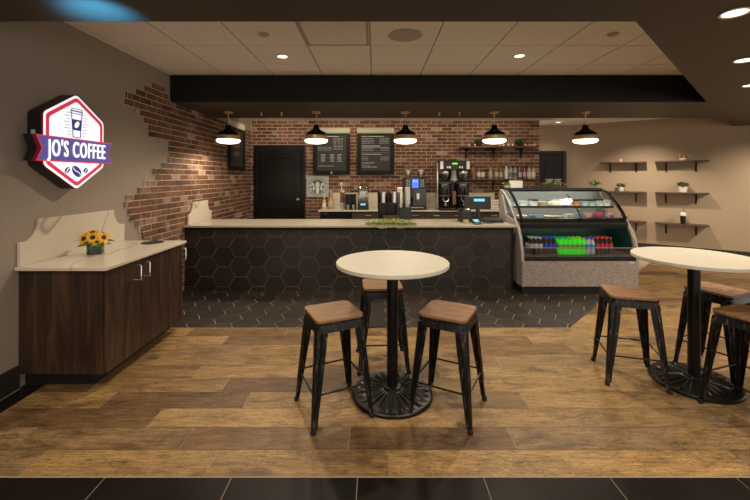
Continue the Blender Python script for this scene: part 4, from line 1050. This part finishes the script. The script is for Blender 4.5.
mb = MB(); mb.box(-.03, -.11, .10, .03, -.06, .34); mb.build('level_column', 'redb', t, smooth=False)
for x, lb in ((-.165, 'left'), (.165, 'right')):
    c = Vector(t.location)
    tt = thing('thermal_server', 'black thermal coffee server standing in the %s side of the brewer' % lb, 'coffee server', (c.x+x, c.y-.04, c.z+.031), 0, 'thermal coffee servers in the brewer')
    mb = MB(); mb.lathe([(0, 0), (.105, 0), (.11, .02), (.11, .20), (.115, .22), (.118, .34), (.115, .45), (.10, .49), (.04, .505), (0, .51)], n=26); mb.build('body', 'blackg', tt)
    mb = MB(); mb.lathe([(.117, .215), (.121, .22), (.121, .235), (.117, .24)], n=26); mb.build('lower_band', 'greyp', tt)
    mb = MB(); mb.lathe([(.113, .44), (.119, .445), (.119, .46), (.11, .47)], n=26); mb.build('upper_band', 'greyp', tt)
    mb = MB(); mb.tube([(-.045, -.105, .20), (-.05, -.145, .17), (-.03, -.16, .13), (.03, -.16, .13), (.05, -.145, .17), (.045, -.105, .20)], .009); mb.build('handle', 'steel', tt)
    mb = MB(); mb.box(-.018, -.135, .05, .018, -.105, .1); mb.tube([(0, -.125, .1), (0, -.135, .13)], .01); mb.build('tap', 'steel', tt)
# white stack right of the register
for k in range(4):
    t = thing('paper_sleeve', 'white lid sleeve, %s of the stack right of the register' % ('lowest', 'second', 'third', 'topmost')[k], 'sleeve', (X_(494, 6.95), 6.95, BZ+.001+k*.045), .1*(k % 2), 'white sleeves stacked on the back counter')
    mb = MB(); mb.tube([(-.09, 0, .021), (.09, 0, .021)], .02, 14); mb.build('sleeve', 'ceram', t)

# ================================================================ ON THE SERVICE COUNTER
CZT = .8425
t = thing('cup_organizer', 'black countertop organizer holding two steel canisters', 'organizer', (X_(389, 5.40), 5.40, CZT))
mb = MB(); mb.box(-.155, -.10, 0, -.147, .10, .40); mb.box(.147, -.10, 0, .155, .10, .40); mb.box(-.147, .09, 0, .147, .10, .40); mb.box(-.147, -.10, .0, .147, .09, .012); mb.box(-.147, -.10, .245, .147, .09, .257); mb.box(-.004, -.10, .012, .004, .09, .245); mb.box(-.004, -.10, .257, .004, .09, .39)
mb.build('case', 'blackpl', t, smooth=False)
for x, lb in ((-.078, 'left'), (.078, 'right')):
    tt = thing('steel_canister', 'brushed steel canister in the %s bay of the black organizer' % lb, 'canister', (X_(389, 5.4)+x, 5.38, CZT+.2575), 0, 'steel canisters in the organizer')
    mb = MB(); mb.lathe([(0, 0), (.055, 0), (.055, .15), (.057, .152), (.05, .152), (.05, .02), (0, .02)], n=20); mb.build('body', 'steel', tt)
t = thing('cup_dispenser', 'black cup holder block behind the greenery on the service counter', 'cup holder', (X_(404, 5.42), 5.42, CZT))
mb = MB(); mb.box(-.10, -.07, 0, .10, .07, .04); mb.box(-.10, -.07, .04, -.093, .07, .24); mb.box(.093, -.07, .04, .10, .07, .24); mb.box(-.004, -.07, .04, .004, .07, .24); mb.box(-.093, .06, .04, -.004, .07, .24); mb.box(.004, .06, .04, .093, .07, .24); mb.box(-.10, -.08, .0, .10, -.0705, .19); mb.build('holder_frame', 'blackpl', t, smooth=False)
def cups(x, m, n, dz, label, lid=None):
    c = (X_(404, 5.42)+x, 5.42-.01, CZT+.0405)
    g_ = 'paper cups in the stack' if m == 'cup' else 'clear cups in the stack'
    p = None
    for k in range(n):
        lb = label % ('lowest cup' if k == 0 else 'topmost cup' if k == n-1 else ['second', 'third', 'fourth', 'fifth', 'sixth', 'seventh', 'eighth', 'ninth', 'tenth', 'eleventh', 'twelfth'][k-1]+' from the bottom')
        loc = (c[0], c[1], c[2]+k*dz)
        if p is None:
            p = thing('cup', lb, 'cup', loc, 0, g_); mb = MB(); mb.lathe([(0, 0), (.028, 0), (.038, .095), (.0395, .097), (.0385, .099), (.036, .095), (.0265, .003), (0, .003)], n=18); mb.build('cup_wall', m, p)
            mb = MB(); mb.lathe([(.0385, .092), (.041, .094), (.041, .0985), (.038, .1)], n=18); mb.build('rim', 'cup' if m == 'cup' else 'plate', p)
        else: p2 = dup(p, loc, 0, lb, g_)
        if m == 'cup' and k == n-1:
            mb = MB(); mb.lathe([(.0315, .028), (.0318, .028), (.0372, .078), (.0365, .078)], n=18); mb.build('cup_sleeve', 'sleeve', p2)
cups(-.055, 'cup', 12, .030, 'white paper cup in the tall stack, %s')
cups(.055, 'cupc', 12, .030, 'clear plastic cup in the tall stack, %s')
t = thing('wooden_planter', 'small brown wooden box half buried in the counter greenery', 'box', (X_(391.5, 5.12), 5.12, CZT))
mb = MB(); mb.box(-.10, -.06, 0, .10, -.052, .10); mb.box(-.10, .052, 0, .10, .06, .10); mb.box(-.10, -.052, 0, -.092, .052, .10); mb.box(.092, -.052, 0, .10, .052, .10); mb.box(-.092, -.052, 0, .092, .052, .01); mb.build('box', 'woodb', t, smooth=False)
t = thing('greenery_garland', 'pale green leafy garland lying along the edge of service counter', 'garland', (X_(391, 4.98), 4.98, CZT))
mb = MB()
for i in range(1500):
    x = random.uniform(-.34, .34); k = 1-(abs(x)/.36)**3; y = random.uniform(-.09, .06); a = random.uniform(0, 2*pi)
    z = .004+random.uniform(0, .065)*k*(1-abs(y)*4)
    mb.leaf((x, y, max(z, .004)), (cos(a), sin(a), random.uniform(.1, 1.0)), random.uniform(.018, .035), .012, .1)
for i in range(160):
    x = random.uniform(-.30, .32); z = -random.uniform(0, .015+.02*abs(sin(x*14))); a = random.uniform(0, 2*pi)
    mb.leaf((x, -.165+random.uniform(-.01, .0), z+.01), (cos(a), -abs(sin(a))*.5, -.3), .026, .011)
for i in range(200):
    x = random.uniform(-.30, .32); mb.leaf((x, random.uniform(-.16, -.08), .006), (random.uniform(-1, 1), -1, .15), .035, .012, .0)
tag(mb.build('leaves', 'moss', t, smooth=False), kind='stuff')
mb = MB(); mb.tube([(-.33, 0, .012), (-.15, -.02, .014), (0, .01, .012), (.15, -.015, .014), (.33, 0, .012)], .004, 6); mb.build('stem', 'woodb', t)

# register
RX = X_(479, 5.3)
t = thing('cash_register', 'black touch screen register with lit cyan strip on service counter', 'register', (RX, 5.32, CZT))
mb = MB(); mb.loft([[(u*k, v*k, z) for u, v in rrect(.20, .18, .03)] for k, z in ((1, 0), (.95, .02), (.5, .04))]); mb.tube([(0, 0, .03), (0, .02, .20)], .03, 12); mb.build('stand', 'blackpl', t)
mb = MB(Matrix.Rotation(R(-6), 4, 'X')); mb.box(-.185, -.015, .165, .185, .02, .345); mb.build('monitor', 'blackpl', t, smooth=False, bevel=.008)
mb = MB(Matrix.Rotation(R(-6), 4, 'X')); mb.box(-.055, -.0165, .275, .095, -.015, .312); mb.build('customer_display', 'cdisp', t, smooth=False)
t = thing('receipt_printer', 'black receipt printer left of the register screen', 'printer', (X_(465, 5.25), 5.25, CZT), .1)
mb = MB(); mb.loft([[(u*k, v*k, z) for u, v in rrect(.15, .18, .02)] for k, z in ((1, 0), (1, .11), (.96, .13))]); mb.build('body', 'blackpl', t)
mb = MB(); mb.loft([[(u*k, v*k-.0, z) for u, v in rrect(.14, .16, .02)] for k, z in ((1, .132), (.98, .17), (.8, .185))]); mb.build('lid', 'blackg', t)
t = thing('pos_keyboard', 'low black keyboard tray right of the register screen', 'keyboard', (X_(493, 5.22), 5.22, CZT), -.1)
mb = MB(); mb.prism([(-.09, 0), (.09, 0), (.09, .06), (-.09, .03)], -.13, .13, YZ); mb.build('case', 'blackpl', t, smooth=False, bevel=.006)
mb = MB(Matrix.Rotation(math.atan2(.03, .18), 4, 'X'))
for i in range(10):
    for j in range(4): mb.box(-.115+i*.023, -.08+j*.033, .044, -.097+i*.023, -.052+j*.033, .050)
mb.build('keys', 'greyp', t, smooth=False)
t = thing('card_terminal', 'small card terminal with blue lit screen at front of register', 'card reader', (X_(477, 5.0), 5.0, CZT), .15)
mb = MB(); mb.prism([(-.06, 0), (.06, 0), (.06, .055), (-.06, .018)], -.045, .045, YZ); mb.build('body', 'blackpl', t, smooth=False, bevel=.005)
mb = MB(Matrix.Translation((0, 0, .037)) @ Matrix.Rotation(math.atan2(.037, .12), 4, 'X')); mb.box(-.032, -.02, .0005, .032, .05, .003); mb.build('screen', 'cdisp', t, smooth=False)
t = thing('card_sign', 'tiny brown and white card stand beside the card terminal', 'sign', (X_(466.5, 5.05), 5.05, CZT))
mb = MB(); mb.box(-.04, -.003, 0, .04, .003, .055); mb.box(-.04, -.02, 0, .04, .02, .004); mb.build('stand', 'sleeve', t, smooth=False)
mb = MB(); mb.prism(rrect(.055, .035, .004), .0031, .0045, lambda u, v, w: (u, -w, v+.028)); mb.build('card', 'pale', t, smooth=False)
t = thing('power_cable', 'thin black cable looping in front of the register', 'cable', (X_(486, 5.05), 5.05, CZT))
mb = MB(); mb.tube([(-.10, .1, .004), (-.03, .0, .004), (.05, -.02, .004), (.12, .03, .004), (.16, .1, .004)], .004, 6); mb.build('cord', 'rubber', t)

# ================================================================ BACK WALL: boards, plate, shelves
def board(pxa, pxb, pya, pyb, label, seed, magnet):
    F = YB-.014; Yf = F-.02
    xa, xb, za, zb = X_(pxa, Yf), X_(pxb, Yf), Z_(pyb, Yf), Z_(pya, Yf)
    t = thing('menu_board', label, 'menu board', ((xa+xb)/2, F, za), 0, 'menu boards on the brick wall'); w_ = (xb-xa)/2; h_ = zb-za
    hh = .105
    mb = MB(); mb.box(-w_, -.02, h_-hh, w_, 0, h_); hd = mb.build('header', 'cream', t, smooth=False, bevel=.002)
    mb = MB(); mb.box(-w_, -.022, h_-hh-.004, w_, 0, h_-hh+.018); mb.build('green_stripe', 'lime', t, smooth=False)
    top = h_-hh-.005; fr = .075
    mb = MB(); mb.ring([(-w_, 0), (w_, 0), (w_, top), (-w_, top)], [(-w_+fr, fr), (w_-fr, fr), (w_-fr, top-.035), (-w_+fr, top-.035)], 0, .025, XZ); mb.build('frame', 'blackp', t, smooth=False)
    mb = MB(); mb.prism([(-w_+fr, fr), (w_-fr, fr), (w_-fr, top-.035), (-w_+fr, top-.035)], 0, .012, XZ); mb.build('slate_panel', 'slate', t, smooth=False)
    rr = random.Random(seed); mb = MB(); iw_ = w_-fr-.02; z = top-.06
    def line(x0, x1, z, th=.0045):
        x = x0
        while x < x1-.006:
            l = rr.uniform(.012, .04); mb.prism([(x, z), (min(x+l, x1), z), (min(x+l, x1), z+th), (x, z+th)], .012, .0135, XZ); x += l+.007
    if seed == 1:
        line(-.10, .14, z, .011)
        for k in range(9): line(.04, .10, z-.035-k*.027); line(.12, .17, z-.035-k*.027); line(.185, .22, z-.035-k*.027)
        for k in range(3): line(-iw_, -.0, z-.21-k*.028)
        for k in range(6):
            for x in (-.2, -.02, .12): line(x-.01*(k % 2), x+.075, z-.36-k*.026, .007 if k else .011)
        line(-iw_, .05, z-.58, .007)
    else:
        line(-iw_, .16, z, .011); 
        for k in range(4): line(-iw_, -.03, z-.04-k*.03); line(.08, iw_, z-.04-k*.03)
        line(-iw_, .1, z-.19, .011); line(-iw_, iw_, z-.215, .004)
        for k in range(2): line(-iw_, -.03, z-.24-k*.03); line(.1, iw_, z-.24-k*.03)
        line(-iw_, iw_, z-.315, .002); line(-iw_, .12, z-.35, .010)
        for k in range(3): line(-iw_, -.14, z-.40-k*.03); line(.1, iw_, z-.40-k*.03)
        line(-iw_, -.02, z-.52, .009); line(-iw_, -.1, z-.56); line(-iw_, .03, z-.60, .009)
    mb.build('lettering', 'chalk', t, smooth=False)
    if magnet:
        mb = MB(); mb.prism([(.0+.022*cos(a), .035+.022*sin(a)) for a in [2*pi*i/14 for i in range(14)]], .025, .029, XZ); mb.build('round_badge', 'plate', t, smooth=False)
board(313.5, 350.5, 128, 174.5, 'left slate menu board with cream header behind second pendant lamp', 1, True)
board(357.5, 394.5, 128, 174.5, 'right slate menu board with cream header on the brick wall', 2, False)
# frame on the left brick wall
xw = WL+.024
ya, yb_ = 6.28, 7.06; za, zb = Z_(170, 6.3), Z_(119, 6.3)
t = thing('side_menu_frame', 'narrow black framed board with cream header on left brick wall', 'menu board', (xw, (ya+yb_)/2, za)); w_ = (yb_-ya)/2; h_ = zb-za
mb = MB(); mb.box(0, -w_, h_-.10, .02, w_, h_); mb.build('header', 'cream', t, smooth=False)
mb = MB(); mb.box(0, -w_, h_-.11, .022, w_, h_-.095); mb.build('green_stripe', 'lime', t, smooth=False)
mb = MB(); mb.ring([(-w_, 0), (w_, 0), (w_, h_-.112), (-w_, h_-.112)], [(-w_+.07, .07), (w_-.07, .07), (w_-.07, h_-.15), (-w_+.07, h_-.15)], 0, .03, YZ); mb.build('frame', 'blackp', t, smooth=False)
mb = MB(); mb.prism([(-w_+.07, .07), (w_-.07, .07), (w_-.07, h_-.15), (-w_+.07, h_-.15)], 0, .01, YZ); mb.build('panel', 'picture', t, smooth=False)
mb = MB(); 
for k in range(9):
    u = (k % 3-1)*.09; v = h_*.5+(k//3-1)*.13; mb.prism([(u, v-.055), (u+.035, v), (u, v+.055), (u-.035, v)], .01, .0115, YZ)
mb.build('diamond_pattern', 'dred', t, smooth=False)
# round-logo plate
Yp = YB-.016; xa, xb, za, zb = X_(307, Yp), X_(329.3, Yp), Z_(197, Yp), Z_(176.3, Yp)
t = thing('logo_plate', 'square silver plate with round green and white emblem', 'sign', ((xa+xb)/2, Yp, (za+zb)/2)); w_ = (xb-xa)/2; h_ = (zb-za)/2
mb = MB(); mb.prism([(-w_, -h_), (w_, -h_), (w_, h_), (-w_, h_)], 0, .012, XZ); mb.build('plate', 'plate', t, smooth=False, bevel=.002)
def circ(r, n=40, cx=0, cy=0): return [(cx+r*cos(2*pi*i/n), cy+r*sin(2*pi*i/n)) for i in range(n)]
mb = MB(); mb.prism(circ(.135), .012, .0135, XZ); mb.ring(circ(.192), circ(.187), .012, .0135, XZ); mb.build('green_disc', 'sgreen', t, smooth=False)
mb = MB()
def sym(pts):
    mb.prism(pts, .0135, .015, XZ)
    mb.prism([(-u, v) for u, v in pts][::-1], .0135, .015, XZ)
mb.prism([(-.02, .055), (.02, .055), (.028, .03), (.024, -.005), (.012, -.022), (-.012, -.022), (-.024, -.005), (-.028, .03)], .0135, .015, XZ)      # face
mb.prism([(-.035, .06), (-.04, .085), (-.018, .075), (0, .112), (.018, .075), (.04, .085), (.035, .06)], .0135, .015, XZ)                      # crown
mb.prism([(-.02, -.024), (.02, -.024), (.032, -.06), (.026, -.13), (-.026, -.13), (-.032, -.06)], .0135, .015, XZ)                              # body
sym([(-.034, .05), (-.046, .02), (-.042, -.03), (-.05, -.07), (-.062, -.04), (-.058, .02), (-.046, .06)])                                    # hair
sym([(-.07, .06), (-.10, .078), (-.118, .06), (-.100, .03), (-.088, -.01), (-.092, -.06), (-.075, -.10), (-.066, -.06), (-.074, -.01), (-.08, .03)])   # tail
sym([(-.110, .05), (-.131, .03), (-.134, -.005), (-.118, .01)])
sym([(-.105, -.02), (-.128, -.04), (-.118, -.065), (-.104, -.05)])
mb.build('siren_figure', 'white', t, smooth=False)
mb = MB()
for txt, top in (('STARBUCKS', True), ('COFFEE', False)):
    n = len(txt); span = 2.3 if top else 1.5
    for i, ch in enumerate(txt):
        a = (pi/2+span/2-span*i/(n-1)) if top else (-pi/2-span/2+span*i/(n-1)); r = .161; rot = a-pi/2 if top else a+pi/2
        text_into(mb, ch, .045, .0008, lambda u, v, w, a=a, rot=rot, r=r: XZ(r*cos(a)+u*cos(rot)-v*sin(rot), r*sin(a)+u*sin(rot)+v*cos(rot), .0132+w), bold=.001)
for s in (-1, 1): mb.prism(circ(.008, 10, s*.161, -.02), .012, .0138, XZ)
mb.build('ring_lettering', 'sgreen', t, smooth=False)
# bottle shelves on the brick
def brick_shelf(pxa, pxb, py, label):
    Yf = 7.28; z = Z_(py, Yf); xa, xb = X_(pxa, Yf), X_(pxb, Yf)
    t = thing('bottle_shelf', label, 'shelf', ((xa+xb)/2, YB-.0155, z), 0, 'shelves on the brick wall'); w_ = (xb-xa)/2
    mb = MB(); mb.box(-w_, -.20, -.03, w_, 0, 0); mb.build('board', 'shelfw', t, smooth=False, bevel=.003)
    for px in (469, 497, 525):
        bx = X_(px, Yf)-(xa+xb)/2
        mb = MB(); mb.box(bx-.012, -.012, -.24, bx+.012, 0, -.0305); mb.box(bx-.012, -.17, -.039, bx+.012, -.012, -.0305); mb.tube([(bx, -.012, -.17), (bx, -.06, -.10), (bx, -.13, -.04)], .008, 6); mb.build('bracket', 'blackp', t)
    return z
zl = brick_shelf(467, 540, 178.6, 'lower brick wall shelf lined with syrup bottles')
zu = brick_shelf(463, 538, 146, 'upper brick wall shelf with string lights and small plants')
bts = [(473.5, 'amber', 'amber', 'orange'), (479, 'amber', 'ceram', 'white labelled'), (483.3, 'redb', 'ceram', 'white labelled'), (491, 'syrup', 'pale', 'yellow'), (496.7, 'amber', 'pale', 'cream labelled'), (501.2, 'amber', 'pale', 'cream labelled'),
       (506.7, 'ceram', 'ceram', 'tall white'), (511.2, 'pale', 'bluel', 'blue labelled'), (515.6, 'pale', 'bluel', 'blue labelled'), (520.5, 'redb', 'pale', 'reddish'), (525, 'redb', 'pale', 'reddish'), (529.6, 'pale', 'ceram', 'pale'), (533.8, 'pale', 'ceram', 'pale')]
names_ = 0
names = ['first', 'second', 'third', 'fourth', 'fifth', 'sixth', 'seventh', 'eighth', 'ninth', 'tenth', 'eleventh', 'twelfth', 'thirteenth']
for k, (px, liq, lab, dn) in enumerate(bts):
    t = thing('syrup_bottle', '%s syrup bottle, %s from the left on the lower brick wall shelf' % (dn, names[k]), 'bottle', (X_(px, 7.38), 7.38, zl+.0005), 0, 'syrup bottles on the brick wall shelf')
    r = .05 if k == 0 else .037; hs = 1.1 if k in (0, 6) else 1
    mb = MB(); mb.lathe([(0, 0), (r, 0), (r, .13*hs), (r*.75, .165*hs), (r*.4, .185*hs), (r*.4, .225*hs), (0, .225*hs)], n=16); mb.build('body', liq, t)
    mb = MB(); mb.lathe([(r*1.01, .035), (r*1.02, .037), (r*1.02, .12), (r*1.01, .122)], n=16); mb.build('label_band', lab, t)
    mb = MB(); mb.lathe([(r*.42, .225*hs), (r*.46, .226*hs), (r*.46, .25*hs), (0, .252*hs)], n=12); mb.build('cap', 'blackpl', t)
potted((X_(479, 7.36), 7.36, zu+.0005), .05, .06, .10, 'small dark plant on upper brick wall shelf, left of the pendant', potm='blackpl', n=70, ll=.07)
potted((X_(520.5, 7.36), 7.36, zu+.0005), .05, .06, .10, 'small dark plant on upper brick wall shelf, right of the pendant', potm='blackpl', n=70, ll=.07)
for k, px in enumerate((469.5, 475.5, 501, 504, 509, 513, 526, 530, 533, 535.5)):
    t = thing('string_light', 'small pink string light bulb, %s from the left on the upper brick wall shelf' % names[k], 'string light', (X_(px, 7.30), 7.30, zu+.0005), 0, 'string lights on the upper shelf')
    mb = MB(); mb.lathe([(0, 0), (.016, 0), (.022, .03), (.018, .032), (0, .026)], n=12); mb.build('holder', 'pink', t)
    mb = MB(); mb.ball((0, 0, .034), .012, 6); mb.build('glow', 'white', t)  # string light dots; a plain white ball stands for each glow
